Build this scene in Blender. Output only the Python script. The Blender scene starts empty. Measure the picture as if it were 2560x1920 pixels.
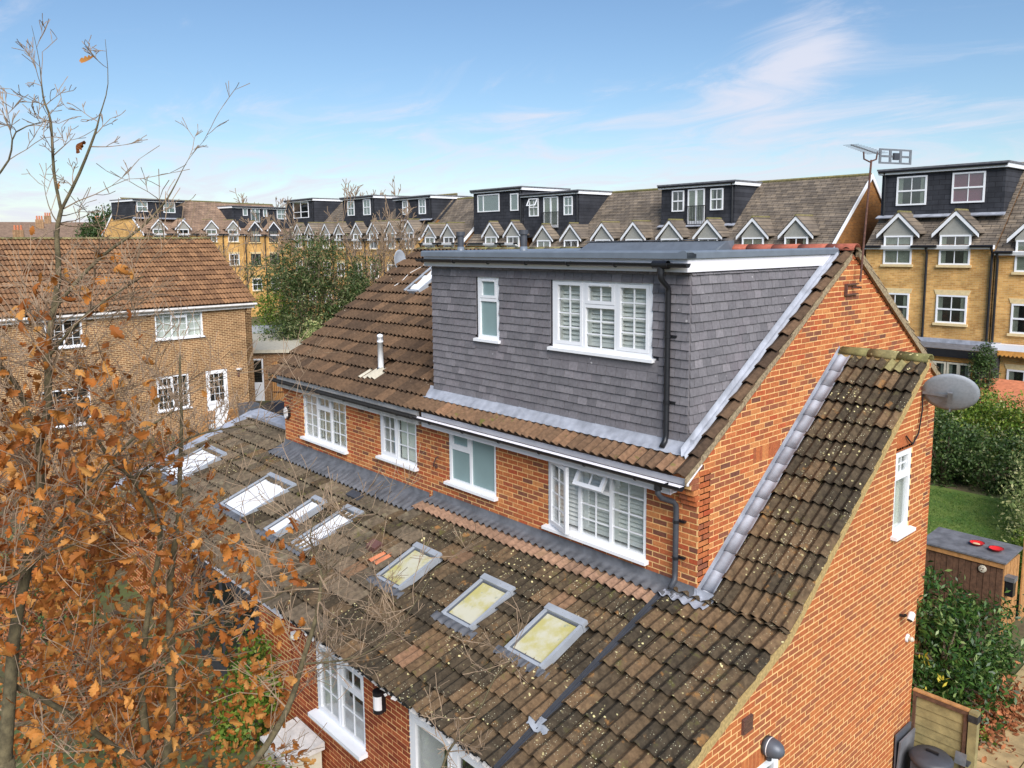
import bpy, math, random
import numpy as np
from mathutils import Vector, Matrix
random.seed(7); rng = np.random.default_rng(7)
scene = bpy.context.scene
C = scene.collection
R = math.radians
# ---------------------------------------------------------------- camera
CAM = Vector((5.5259, -7.9883, 7.7054))
YAW, PITCH, ROLL, FPX, SYPX = -0.8395, 0.1300, -0.0092, 2004.56, -89.14
fw = Vector((math.sin(YAW)*math.cos(PITCH), math.cos(YAW)*math.cos(PITCH), -math.sin(PITCH)))
r0 = Vector((math.cos(YAW), -math.sin(YAW), 0)); u0 = r0.cross(fw)
rt = math.cos(ROLL)*r0 + math.sin(ROLL)*u0; up = -math.sin(ROLL)*r0 + math.cos(ROLL)*u0
cd = bpy.data.cameras.new('camera'); cam = bpy.data.objects.new('camera', cd); C.objects.link(cam)
cam.matrix_world = Matrix(((rt.x, up.x, -fw.x, CAM.x), (rt.y, up.y, -fw.y, CAM.y), (rt.z, up.z, -fw.z, CAM.z), (0, 0, 0, 1)))
cd.sensor_fit = 'HORIZONTAL'; cd.sensor_width = 36; cd.lens = FPX/2560*36; cd.shift_y = SYPX/2560
cd.clip_start = 0.1; cd.clip_end = 3000
scene.camera = cam
# ---------------------------------------------------------------- sky, sun, exposure
SUN_AZ, SUN_EL = R(121), R(38)          # azimuth clockwise from +Y
world = bpy.data.worlds.new('World'); scene.world = world; world.use_nodes = True
nt = world.node_tree; nt.nodes.clear()
def N(t, typ, **kw):
    n = t.nodes.new(typ)
    for k, v in kw.items():
        if k.startswith('i_'):
            n.inputs[int(k[2:]) if k[2:].isdigit() else k[2:].replace('_', ' ')].default_value = v
        else: setattr(n, k, v)
    return n
def L(t, a, b): t.links.new(a, b)
def math_(t, op, a, b=None, c=None, clamp=False):
    n = t.nodes.new('ShaderNodeMath'); n.operation = op; n.use_clamp = clamp
    for i, v in enumerate((a, b, c)):
        if v is None: continue
        if isinstance(v, (int, float)): n.inputs[i].default_value = v
        else: t.links.new(v, n.inputs[i])
    return n.outputs[0]
sky = N(nt, 'ShaderNodeTexSky', sky_type='NISHITA', sun_disc=False, sun_elevation=SUN_EL, sun_rotation=SUN_AZ, altitude=50, air_density=1.15, dust_density=0.15, ozone_density=5.0)
tc = N(nt, 'ShaderNodeTexCoord')
sep = N(nt, 'ShaderNodeSeparateXYZ'); L(nt, tc.outputs['Generated'], sep.inputs[0])
zc = math_(nt, 'ADD', math_(nt, 'MAXIMUM', sep.outputs[2], 0.0), 0.11)
px = math_(nt, 'DIVIDE', sep.outputs[0], zc); py = math_(nt, 'DIVIDE', sep.outputs[1], zc)
cmb = N(nt, 'ShaderNodeCombineXYZ'); L(nt, px, cmb.inputs[0]); L(nt, py, cmb.inputs[1])
mp = N(nt, 'ShaderNodeMapping'); mp.inputs['Rotation'].default_value = (0, 0, R(35)); mp.inputs['Scale'].default_value = (0.75, 1.25, 1); mp.inputs['Location'].default_value = (3.1, 0.6, 0)
L(nt, cmb.outputs[0], mp.inputs[0])
cn = N(nt, 'ShaderNodeTexNoise', i_Scale=1.5, i_Detail=9.0, i_Roughness=0.64, i_Distortion=1.1); L(nt, mp.outputs[0], cn.inputs['Vector'])
# wisps: thicker towards the horizon, one long streak of cirrus to the upper right
elev = math_(nt, 'MULTIPLY', math_(nt, 'SUBTRACT', 0.25, sep.outputs[2]), 1.6)
def streak(d, axis, wl, ws):
    d = Vector(d).normalized(); a = Vector(axis); a = (a - a.dot(d)*d).normalized(); b = d.cross(a)
    def dot(v):
        n = N(nt, 'ShaderNodeVectorMath', operation='DOT_PRODUCT'); L(nt, tc.outputs['Generated'], n.inputs[0]); n.inputs[1].default_value = v; return n.outputs['Value']
    e = math_(nt, 'ADD', math_(nt, 'POWER', math_(nt, 'ABSOLUTE', math_(nt, 'DIVIDE', dot(a), wl)), 2.0), math_(nt, 'POWER', math_(nt, 'ABSOLUTE', math_(nt, 'DIVIDE', dot(b), ws)), 2.0))
    return math_(nt, 'MULTIPLY', math_(nt, 'POWER', 2.718, math_(nt, 'MULTIPLY', e, -1.0)), math_(nt, 'GREATER_THAN', dot(d), 0.0))
def pixdir(u, v): return (fw + rt*((u-1280)/FPX) - up*((v-960-SYPX)/FPX))
ax = pixdir(2120, 20) - pixdir(1820, 260)
st = math_(nt, 'ADD', streak(pixdir(1990, 120), ax, 0.10, 0.045), math_(nt, 'MULTIPLY', streak(pixdir(1880, 330), ax, 0.18, 0.05), 0.25))
cov = math_(nt, 'ADD', cn.outputs['Fac'], math_(nt, 'ADD', elev, math_(nt, 'MULTIPLY', st, 0.31)))
cr = N(nt, 'ShaderNodeMapRange', i_1=0.58, i_2=1.0, i_3=0.0, i_4=0.85); cr.interpolation_type = 'SMOOTHSTEP'; L(nt, cov, cr.inputs[0])
mix = N(nt, 'ShaderNodeMix', data_type='RGBA'); L(nt, cr.outputs[0], mix.inputs[0]); L(nt, sky.outputs[0], mix.inputs[6])
mix.inputs[7].default_value = (6.3, 6.4, 7.3, 1)
bg = N(nt, 'ShaderNodeBackground', i_Strength=0.070); L(nt, mix.outputs[2], bg.inputs[0])
wo = N(nt, 'ShaderNodeOutputWorld'); L(nt, bg.outputs[0], wo.inputs[0])
sl = bpy.data.lights.new('sun', 'SUN'); so = bpy.data.objects.new('sun', sl); C.objects.link(so)
sl.energy = 3.0; sl.angle = R(42); sl.color = (1.0, 0.965, 0.92)
sd = Vector((math.sin(SUN_AZ)*math.cos(SUN_EL), math.cos(SUN_AZ)*math.cos(SUN_EL), math.sin(SUN_EL)))
so.rotation_euler = sd.to_track_quat('Z', 'Y').to_euler(); so.location = (20, -25, 30)
vs = scene.view_settings; vs.view_transform = 'Standard'; vs.look = 'None'; vs.gamma = 1; vs.use_curve_mapping = False; vs.exposure = 0.86
scene.render.film_transparent = False
scene.cycles.max_bounces = 6; scene.cycles.transparent_max_bounces = 12; scene.cycles.caustics_reflective = False; scene.cycles.caustics_refractive = False
# ---------------------------------------------------------------- materials
def srgb(r, g, b):
    f = lambda c: (c/255/12.92) if c/255 <= 0.04045 else ((c/255+0.055)/1.055)**2.4
    return (f(r), f(g), f(b), 1)
MATS = {}
def newmat(name):
    m = bpy.data.materials.new(name); m.use_nodes = True; t = m.node_tree; t.nodes.clear()
    b = N(t, 'ShaderNodeBsdfPrincipled'); o = N(t, 'ShaderNodeOutputMaterial'); L(t, b.outputs[0], o.inputs[0]); MATS[name] = m
    return m, t, b
def pos(t): return N(t, 'ShaderNodeNewGeometry').outputs['Position']
def noise(t, vec, s, d=4, r=0.6):
    n = N(t, 'ShaderNodeTexNoise', i_Scale=s, i_Detail=float(d), i_Roughness=r); L(t, vec, n.inputs['Vector']); return n.outputs['Fac']
def mixc(t, f, a, b, mode='MIX'):
    n = N(t, 'ShaderNodeMix', data_type='RGBA', blend_type=mode)
    for i, v in ((0, f), (6, a), (7, b)):
        if hasattr(v, 'links'): L(t, v, n.inputs[i])
        else: n.inputs[i].default_value = v
    return n.outputs[2]
def rng_(t, v, a, b, c=0.0, d=1.0, smooth=True):
    n = N(t, 'ShaderNodeMapRange', i_1=a, i_2=b, i_3=c, i_4=d)
    if smooth: n.interpolation_type = 'SMOOTHSTEP'
    L(t, v, n.inputs[0]); return n.outputs[0]
def rand(t, k=1.0):
    o = N(t, 'ShaderNodeObjectInfo').outputs['Random']; g = N(t, 'ShaderNodeNewGeometry').outputs['Random Per Island']
    return math_(t, 'FRACT', math_(t, 'MULTIPLY', math_(t, 'ADD', o, g), k))
def ramp(t, v, stops, const=False):
    n = N(t, 'ShaderNodeValToRGB'); e = n.color_ramp.elements
    if const: n.color_ramp.interpolation = 'CONSTANT'
    while len(e) < len(stops): e.new(0.5)
    for el, (p, c) in zip(e, stops): el.position = p; el.color = c if len(c) == 4 else (*c, 1)
    L(t, v, n.inputs[0]); return n.outputs[0]
def bump(t, b, h, s=0.4, d=0.02):
    n = N(t, 'ShaderNodeBump', i_Strength=s, i_Distance=d); L(t, h, n.inputs['Height']); L(t, n.outputs[0], b.inputs['Normal'])
def plain(name, col, rough=0.6, ns=8.0, na=0.25, metal=0.0, bs=0.0, spec=0.5):
    m, t, b = newmat(name); p = pos(t); n = noise(t, p, ns)
    k = rng_(t, n, 0.25, 0.75, 1-na, 1+na)
    h = N(t, 'ShaderNodeHueSaturation', i_Color=col); L(t, k, h.inputs['Value']); L(t, h.outputs[0], b.inputs['Base Color'])
    b.inputs['Roughness'].default_value = rough; b.inputs['Metallic'].default_value = metal; b.inputs['Specular IOR Level'].default_value = spec
    if bs: bump(t, b, noise(t, p, ns*6, 3), bs, 0.01)
    return m
def pieces_mat(name, stops, rough=0.85, ns=30.0, na=0.3, spots=(), bs=0.3, broad=0.0):
    """colour by random piece, mottled by world-space noise; spots = (scale, lo, hi, colour, amount)"""
    m, t, b = newmat(name); p = pos(t)
    c = ramp(t, rand(t), stops)
    k = rng_(t, noise(t, p, ns, 5), 0.25, 0.75, 1-na, 1+na)
    h = N(t, 'ShaderNodeHueSaturation'); L(t, c, h.inputs['Color']); L(t, k, h.inputs['Value']); c = h.outputs[0]
    for (s, lo, hi, col, amt, kind, ms, mlo, mhi) in spots:
        if kind == 'v':
            v = N(t, 'ShaderNodeTexVoronoi', i_Scale=s, i_Randomness=1.0); L(t, p, v.inputs['Vector'])
            wob = math_(t, 'ADD', v.outputs['Distance'], math_(t, 'MULTIPLY', math_(t, 'SUBTRACT', noise(t, p, s*1.7, 3), 0.5), 0.95))
            f = rng_(t, wob, lo, hi, 1, 0)
            # each voronoi cell keeps its spot or not
            sc = N(t, 'ShaderNodeSeparateColor'); L(t, v.outputs['Color'], sc.inputs[0])
            f = math_(t, 'MULTIPLY', f, math_(t, 'GREATER_THAN', sc.outputs[0], 0.45))
        else: f = rng_(t, noise(t, p, s, 5), lo, hi)
        f = math_(t, 'MULTIPLY', math_(t, 'MULTIPLY', f, rng_(t, noise(t, p, ms, 3), mlo, mhi)), amt, clamp=True)
        c = mixc(t, f, c, col)
    L(t, c, b.inputs['Base Color']); b.inputs['Roughness'].default_value = rough; b.inputs['Specular IOR Level'].default_value = 0.25
    if bs: bump(t, b, noise(t, p, ns*3, 4), bs, 0.006)
    return m
def brick_tex(name, c1, c2, mort, ang=0.0, bw=0.225, bh=0.075, ms=0.010, patch=None, rough=0.9, tilt=0.0):
    m, t, b = newmat(name); p = pos(t)
    d = N(t, 'ShaderNodeVectorMath', operation='DOT_PRODUCT'); L(t, p, d.inputs[0]); d.inputs[1].default_value = (math.cos(ang), math.sin(ang), 0)
    s = N(t, 'ShaderNodeSeparateXYZ'); L(t, p, s.inputs[0])
    c = N(t, 'ShaderNodeCombineXYZ'); L(t, d.outputs['Value'], c.inputs[0]); L(t, s.outputs[2], c.inputs[1])
    k = N(t, 'ShaderNodeTexBrick', i_Scale=1.0); L(t, c.outputs[0], k.inputs['Vector']); k.inputs['Color1'].default_value = c1; k.inputs['Color2'].default_value = c2; k.inputs['Mortar'].default_value = mort
    k.inputs['Mortar Size'].default_value = ms; k.inputs['Brick Width'].default_value = bw; k.inputs['Row Height'].default_value = bh; k.inputs['Bias'].default_value = 0.0
    h = N(t, 'ShaderNodeHueSaturation'); L(t, k.outputs[0], h.inputs['Color'])
    L(t, rng_(t, noise(t, p, 0.9, 6, 0.7), 0.3, 0.7, 0.72, 1.25), h.inputs['Value'])
    L(t, h.outputs[0], b.inputs['Base Color']); b.inputs['Roughness'].default_value = rough; b.inputs['Specular IOR Level'].default_value = 0.2
    bump(t, b, math_(t, 'SUBTRACT', 1.0, k.outputs['Fac']), 0.35, 0.01)
    return m
ORANGE = [(0.0, srgb(116, 74, 60)), (0.10, srgb(144, 88, 64)), (0.25, srgb(166, 94, 60)), (0.48, srgb(178, 97, 58)), (0.65, srgb(187, 110, 66)), (0.82, srgb(199, 131, 80)), (0.92, srgb(178, 84, 52)), (1.0, srgb(152, 92, 66))]
pieces_mat('brick_red', ORANGE, 0.88, 26, 0.22, spots=[(5, 0.55, 0.75, srgb(222, 146, 82), 0.35, 'n', 2.2, 0.4, 0.7), (1.6, 0.48, 0.72, srgb(118, 78, 58), 0.40, 'n', 0.7, 0.4, 0.65)])
ORANGE2 = [(0.0, srgb(152, 92, 64)), (0.25, srgb(166, 98, 62)), (0.5, srgb(176, 102, 62)), (0.75, srgb(186, 112, 66)), (1.0, srgb(172, 94, 58))]
pieces_mat('brick_new', ORANGE2, 0.88, 30, 0.18, spots=[(4, 0.55, 0.75, srgb(216, 136, 70), 0.4, 'n', 1.3, 0.4, 0.65), (0.9, 0.5, 0.75, srgb(126, 80, 54), 0.45, 'n', 0.5, 0.4, 0.65)])
REAR = [(0.0, srgb(128, 60, 40)), (0.5, srgb(152, 74, 46)), (1.0, srgb(170, 90, 56))]
pieces_mat('brick_rear', REAR, 0.88, 30, 0.2)
plain('mortar_yellow', srgb(232, 190, 130), 0.95, 12, 0.18)
plain('mortar_new', srgb(232, 190, 128), 0.95, 12, 0.15)
plain('mortar_verge', srgb(176, 150, 98), 0.95, 30, 0.3, bs=0.4)
plain('mortar_old', srgb(150, 132, 104), 0.95, 30, 0.45, bs=0.4)
LICH = (17, 0.12, 0.24, srgb(220, 208, 152), 0.95, 'v', 2.0, 0.45, 0.66)
LICH2 = (40, 0.12, 0.22, srgb(214, 210, 176), 0.85, 'v', 2.6, 0.45, 0.64)
MOSS = (7, 0.55, 0.7, srgb(84, 84, 40), 0.75, 'n', 1.1, 0.45, 0.6)
OCH = (6, 0.58, 0.70, srgb(150, 108, 62), 0.8, 'n', 2.3, 0.45, 0.6)
EXTT = [(0.0, srgb(62, 54, 43)), (0.3, srgb(74, 63, 49)), (0.55, srgb(85, 71, 54)), (0.8, srgb(96, 78, 58)), (1.0, srgb(108, 86, 63))]
pieces_mat('tile_lichen', EXTT, 0.95, 14, 0.4, spots=[OCH, MOSS, LICH, LICH2], bs=0.5)
pieces_mat('tile_lichen_grey', [(0, srgb(82, 73, 61)), (0.5, srgb(98, 86, 71)), (1, srgb(112, 97, 80))], 0.95, 14, 0.35, spots=[(5, 0.5, 0.7, srgb(140, 130, 106), 0.5, 'n', 0.7, 0.4, 0.6), MOSS, (30, 0.08, 0.13, srgb(214, 206, 160), 0.8, 'v', 2.4, 0.5, 0.7)], bs=0.5)
pieces_mat('tile_brown', [(0, srgb(74, 59, 47)), (0.4, srgb(86, 68, 53)), (0.75, srgb(97, 76, 58)), (1, srgb(108, 84, 64))], 0.95, 18, 0.25, spots=[(4, 0.55, 0.75, srgb(146, 110, 84), 0.4, 'n', 0.8, 0.45, 0.65), (16, 0.05, 0.08, srgb(220, 206, 180), 0.8, 'v', 1.2, 0.55, 0.7)], bs=0.4)
pieces_mat('tile_strip', [(0, srgb(102, 80, 62)), (0.5, srgb(120, 93, 71)), (1, srgb(134, 102, 78))], 0.95, 18, 0.3, spots=[(6, 0.6, 0.7, srgb(96, 98, 44), 0.8, 'n', 1.5, 0.5, 0.6)], bs=0.4)
pieces_mat('tile_fresh', [(0, srgb(128, 102, 84)), (0.5, srgb(142, 112, 92)), (1, srgb(152, 120, 98))], 0.95, 18, 0.3, spots=[(3, 0.5, 0.68, srgb(122, 100, 74), 0.7, 'n', 0.9, 0.4, 0.6)], bs=0.4)
pieces_mat('tile_tan', [(0, srgb(112, 82, 60)), (0.5, srgb(132, 98, 70)), (1, srgb(150, 112, 80))], 0.95, 12, 0.28, spots=[(10, 0.06, 0.1, srgb(214, 196, 150), 0.7, 'v', 0.8, 0.5, 0.7)], bs=0.3)
pieces_mat('ridge_moss', [(0, srgb(112, 108, 68)), (1, srgb(130, 120, 82))], 0.95, 9, 0.35, spots=[LICH, (7, 0.5, 0.65, srgb(104, 96, 72), 0.7, 'n', 1.6, 0.4, 0.6)], bs=0.5)
pieces_mat('ridge_red', [(0, srgb(150, 84, 68)), (1, srgb(170, 98, 78))], 0.9, 12, 0.25)
pieces_mat('slate_tile', [(0, srgb(108, 105, 108)), (0.4, srgb(116, 112, 115)), (0.85, srgb(122, 118, 121)), (1, srgb(134, 129, 132))], 0.75, 22, 0.14, spots=[(11, 0.03, 0.06, srgb(196, 192, 192), 0.8, 'v', 1.6, 0.5, 0.65), (2.0, 0.45, 0.75, srgb(128, 116, 122), 0.35, 'n', 0.5, 0.3, 0.6)], bs=0.2)
plain('slate_backing', srgb(52, 50, 54), 0.9)
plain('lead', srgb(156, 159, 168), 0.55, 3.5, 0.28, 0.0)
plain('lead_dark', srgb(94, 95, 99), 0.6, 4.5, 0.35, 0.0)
plain('grp_grey', srgb(112, 120, 130), 0.4, 5, 0.10)
plain('grp_edge', srgb(100, 106, 114), 0.45, 6, 0.12)
plain('white_upvc', srgb(238, 238, 240), 0.32, 3, 0.03)
plain('white_fascia', srgb(238, 234, 238), 0.4, 2, 0.04)
plain('white_dirty', srgb(214, 208, 202), 0.6, 7, 0.18)
plain('black_pvc', srgb(30, 30, 34), 0.35, 9, 0.2)
plain('black_worn', srgb(46, 44, 42), 0.8, 20, 0.5)
plain('dark_grey', srgb(66, 68, 74), 0.5, 6, 0.15)
plain('velux_grey', srgb(164, 168, 174), 0.4, 5, 0.1, 0.1)
plain('velux_dark', srgb(92, 96, 104), 0.45, 5, 0.15, 0.2)
plain('metal_grey', srgb(140, 142, 146), 0.45, 12, 0.15, 0.6)
plain('dish_grey', srgb(144, 148, 154), 0.5, 30, 0.1)
plain('rust', srgb(96, 66, 56), 0.9, 40, 0.45)
plain('frost_teal', srgb(136, 158, 158), 0.28, 2, 0.06)
plain('blind_white', srgb(226, 228, 218), 0.75, 2, 0.04)
plain('shutter_white', srgb(232, 233, 228), 0.5, 2, 0.03)
plain('room_dark', srgb(58, 54, 50), 0.9, 2, 0.3)  # room shade put into the colour of sheets behind the panes
plain('curtain', srgb(214, 204, 182), 0.9, 6, 0.12)
plain('pink_blind', srgb(206, 120, 138), 0.8, 2, 0.05)
plain('sky_white', srgb(240, 240, 240), 0.12, 1.0, 0.04)  # white stands in for blinds and for sky reflected in the panes
plain('render_grey', srgb(158, 156, 148), 0.95, 12, 0.08)
plain('cream_stone', srgb(220, 196, 148), 0.9, 8, 0.12)
plain('dormer_black', srgb(56, 57, 62), 0.7, 10, 0.12)
brick_tex('dormer_slates_far', srgb(52, 53, 58), srgb(62, 63, 68), srgb(40, 40, 44), 0.0, 0.5, 0.22, 0.012)
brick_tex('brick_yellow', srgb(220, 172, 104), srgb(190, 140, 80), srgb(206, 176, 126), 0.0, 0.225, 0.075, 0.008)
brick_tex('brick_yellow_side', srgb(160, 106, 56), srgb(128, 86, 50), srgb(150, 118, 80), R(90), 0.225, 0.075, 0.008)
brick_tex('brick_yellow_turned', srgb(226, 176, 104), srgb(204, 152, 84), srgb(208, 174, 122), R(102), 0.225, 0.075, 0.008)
brick_tex('brick_brown', srgb(156, 114, 78), srgb(110, 78, 54), srgb(198, 166, 124), R(-85), 0.225, 0.075, 0.012)
brick_tex('brick_annex', srgb(150, 108, 76), srgb(116, 84, 60), srgb(178, 150, 116), R(5), 0.225, 0.075, 0.012)
brick_tex('brick_plain_side', srgb(180, 90, 52), srgb(150, 76, 48), srgb(220, 178, 120), 0.0)
brick_tex('roof_far', srgb(136, 122, 106), srgb(108, 98, 88), srgb(78, 72, 66), 0.0, 0.33, 0.1935, 0.014)
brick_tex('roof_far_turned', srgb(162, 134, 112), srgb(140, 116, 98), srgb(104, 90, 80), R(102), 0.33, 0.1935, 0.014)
plain('roof_distant', srgb(122, 100, 84), 0.9, 2, 0.2)
plain('wood_dark', srgb(98, 70, 52), 0.85, 14, 0.35, bs=0.4)
plain('wood_green', srgb(150, 136, 92), 0.9, 5, 0.3, bs=0.3)
plain('wood_light', srgb(176, 128, 78), 0.8, 12, 0.25)
plain('wood_orange', srgb(206, 146, 72), 0.6, 9, 0.2)
plain('felt', srgb(104, 104, 108), 0.85, 5, 0.35)
plain('red_plastic', srgb(216, 44, 40), 0.4, 3, 0.05)
plain('paving', srgb(168, 146, 104), 0.95, 3, 0.3, bs=0.3)
plain('concrete', srgb(186, 178, 160), 0.95, 6, 0.15)
plain('bark', srgb(112, 96, 78), 0.95, 30, 0.4, bs=0.6)
plain('bark_moss', srgb(96, 86, 62), 0.95, 20, 0.45, bs=0.6)
plain('twig', srgb(142, 120, 98), 0.9, 30, 0.25)
plain('cowl_brown', srgb(112, 78, 70), 0.6, 6, 0.1)
plain('terracotta', srgb(196, 120, 84), 0.9, 6, 0.2)
plain('beige_box', srgb(206, 198, 178), 0.6, 5, 0.1)
plain('blue_thing', srgb(80, 140, 180), 0.6)
plain('lamp_white', srgb(232, 230, 230), 0.35, 3, 0.03)
plain('yellow_mesh', srgb(206, 190, 120), 0.6)
m, t, b = newmat('velux_frost')           # frosted panes with yellow-green algae
p = pos(t); c = mixc(t, rng_(t, noise(t, p, 2.6, 5), 0.40, 0.62), srgb(200, 195, 172), srgb(186, 176, 112)); c = mixc(t, rng_(t, noise(t, p, 9, 6), 0.62, 0.75), c, srgb(150, 156, 140))
L(t, c, b.inputs['Base Color']); b.inputs['Roughness'].default_value = 0.14
def glass(name, tint=(0.97, 0.985, 0.98, 1), refl=1.0):
    m = bpy.data.materials.new(name); m.use_nodes = True; t = m.node_tree; t.nodes.clear(); MATS[name] = m
    o = N(t, 'ShaderNodeOutputMaterial'); tr = N(t, 'ShaderNodeBsdfTransparent'); tr.inputs[0].default_value = tint
    g = N(t, 'ShaderNodeBsdfGlossy'); g.inputs['Roughness'].default_value = 0.02
    lw = N(t, 'ShaderNodeLayerWeight', i_Blend=0.5); f = math_(t, 'ADD', math_(t, 'MULTIPLY', math_(t, 'POWER', lw.outputs['Facing'], 4.0), 0.85), 0.05*refl, clamp=True)
    mx = N(t, 'ShaderNodeMixShader'); L(t, f, mx.inputs[0]); L(t, tr.outputs[0], mx.inputs[1]); L(t, g.outputs[0], mx.inputs[2]); L(t, mx.outputs[0], o.inputs[0])
glass('glass', refl=1.6)
glass('glass_far', (0.75, 0.8, 0.8, 1), 2.2)
def leafmat(name, stops, rough=0.6, trans=0.35):
    m, t, b = newmat(name); p = pos(t)
    c = ramp(t, rand(t), stops); h = N(t, 'ShaderNodeHueSaturation'); L(t, c, h.inputs['Color']); L(t, rng_(t, noise(t, p, 1.6, 3), 0.3, 0.7, 0.75, 1.2), h.inputs['Value'])
    L(t, h.outputs[0], b.inputs['Base Color']); b.inputs['Roughness'].default_value = rough; b.inputs['Specular IOR Level'].default_value = 0.35
    o = [n for n in t.nodes if n.type == 'OUTPUT_MATERIAL'][0]
    tl = N(t, 'ShaderNodeBsdfTranslucent'); L(t, h.outputs[0], tl.inputs[0]); mx = N(t, 'ShaderNodeMixShader'); mx.inputs[0].default_value = trans
    L(t, b.outputs[0], mx.inputs[1]); L(t, tl.outputs[0], mx.inputs[2]); L(t, mx.outputs[0], o.inputs[0])
leafmat('oak_leaf', [(0, srgb(142, 82, 38)), (0.25, srgb(180, 108, 48)), (0.5, srgb(206, 134, 62)), (0.75, srgb(224, 164, 90)), (0.9, srgb(190, 114, 48)), (1, srgb(154, 90, 42))], 0.65, 0.42)
leafmat('litter_leaf', [(0, srgb(120, 76, 48)), (0.5, srgb(170, 104, 66)), (1, srgb(200, 136, 92))], 0.8, 0.2)
leafmat('leaf_mixed', [(0, srgb(58, 76, 42)), (0.4, srgb(86, 102, 58)), (0.75, srgb(120, 126, 82)), (1, srgb(156, 152, 108))], 0.6)
leafmat('leaf_laurel', [(0, srgb(34, 60, 26)), (0.5, srgb(56, 88, 36)), (0.85, srgb(88, 118, 54)), (1, srgb(140, 156, 96))], 0.35, 0.2)
leafmat('leaf_dark', [(0, srgb(44, 64, 32)), (0.5, srgb(66, 90, 44)), (1, srgb(104, 124, 70))], 0.5)
leafmat('leaf_bright', [(0, srgb(70, 100, 34)), (0.5, srgb(108, 136, 48)), (1, srgb(160, 172, 76))], 0.5)
leafmat('leaf_olive', [(0, srgb(84, 92, 60)), (0.5, srgb(116, 122, 82)), (1, srgb(156, 156, 112))], 0.6)
leafmat('leaf_variegated', [(0, srgb(90, 112, 62)), (0.45, srgb(130, 144, 84)), (0.8, srgb(190, 190, 130)), (1, srgb(220, 214, 160))], 0.6)
leafmat('leaf_yellow', [(0, srgb(206, 186, 60)), (1, srgb(232, 214, 90))], 0.6)
leafmat('grass_blade', [(0, srgb(66, 100, 34)), (0.5, srgb(92, 126, 46)), (1, srgb(138, 150, 78))], 0.7, 0.3)
m, t, b = newmat('ground_soil'); p = pos(t); c = mixc(t, rng_(t, noise(t, p, 0.35, 5), 0.4, 0.6), srgb(98, 86, 62), srgb(84, 96, 52)); c = mixc(t, rng_(t, noise(t, p, 4, 5), 0.45, 0.7), c, srgb(70, 58, 44)); L(t, c, b.inputs['Base Color']); b.inputs['Roughness'].default_value = 1.0
m, t, b = newmat('lawn'); p = pos(t); c = mixc(t, rng_(t, noise(t, p, 1.2, 6), 0.35, 0.65), srgb(78, 108, 40), srgb(112, 130, 58)); c = mixc(t, rng_(t, noise(t, p, 30, 3), 0.5, 0.8), c, srgb(60, 84, 28)); L(t, c, b.inputs['Base Color']); b.inputs['Roughness'].default_value = 1.0; bump(t, b, noise(t, p, 60, 2), 0.6, 0.02)
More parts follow.
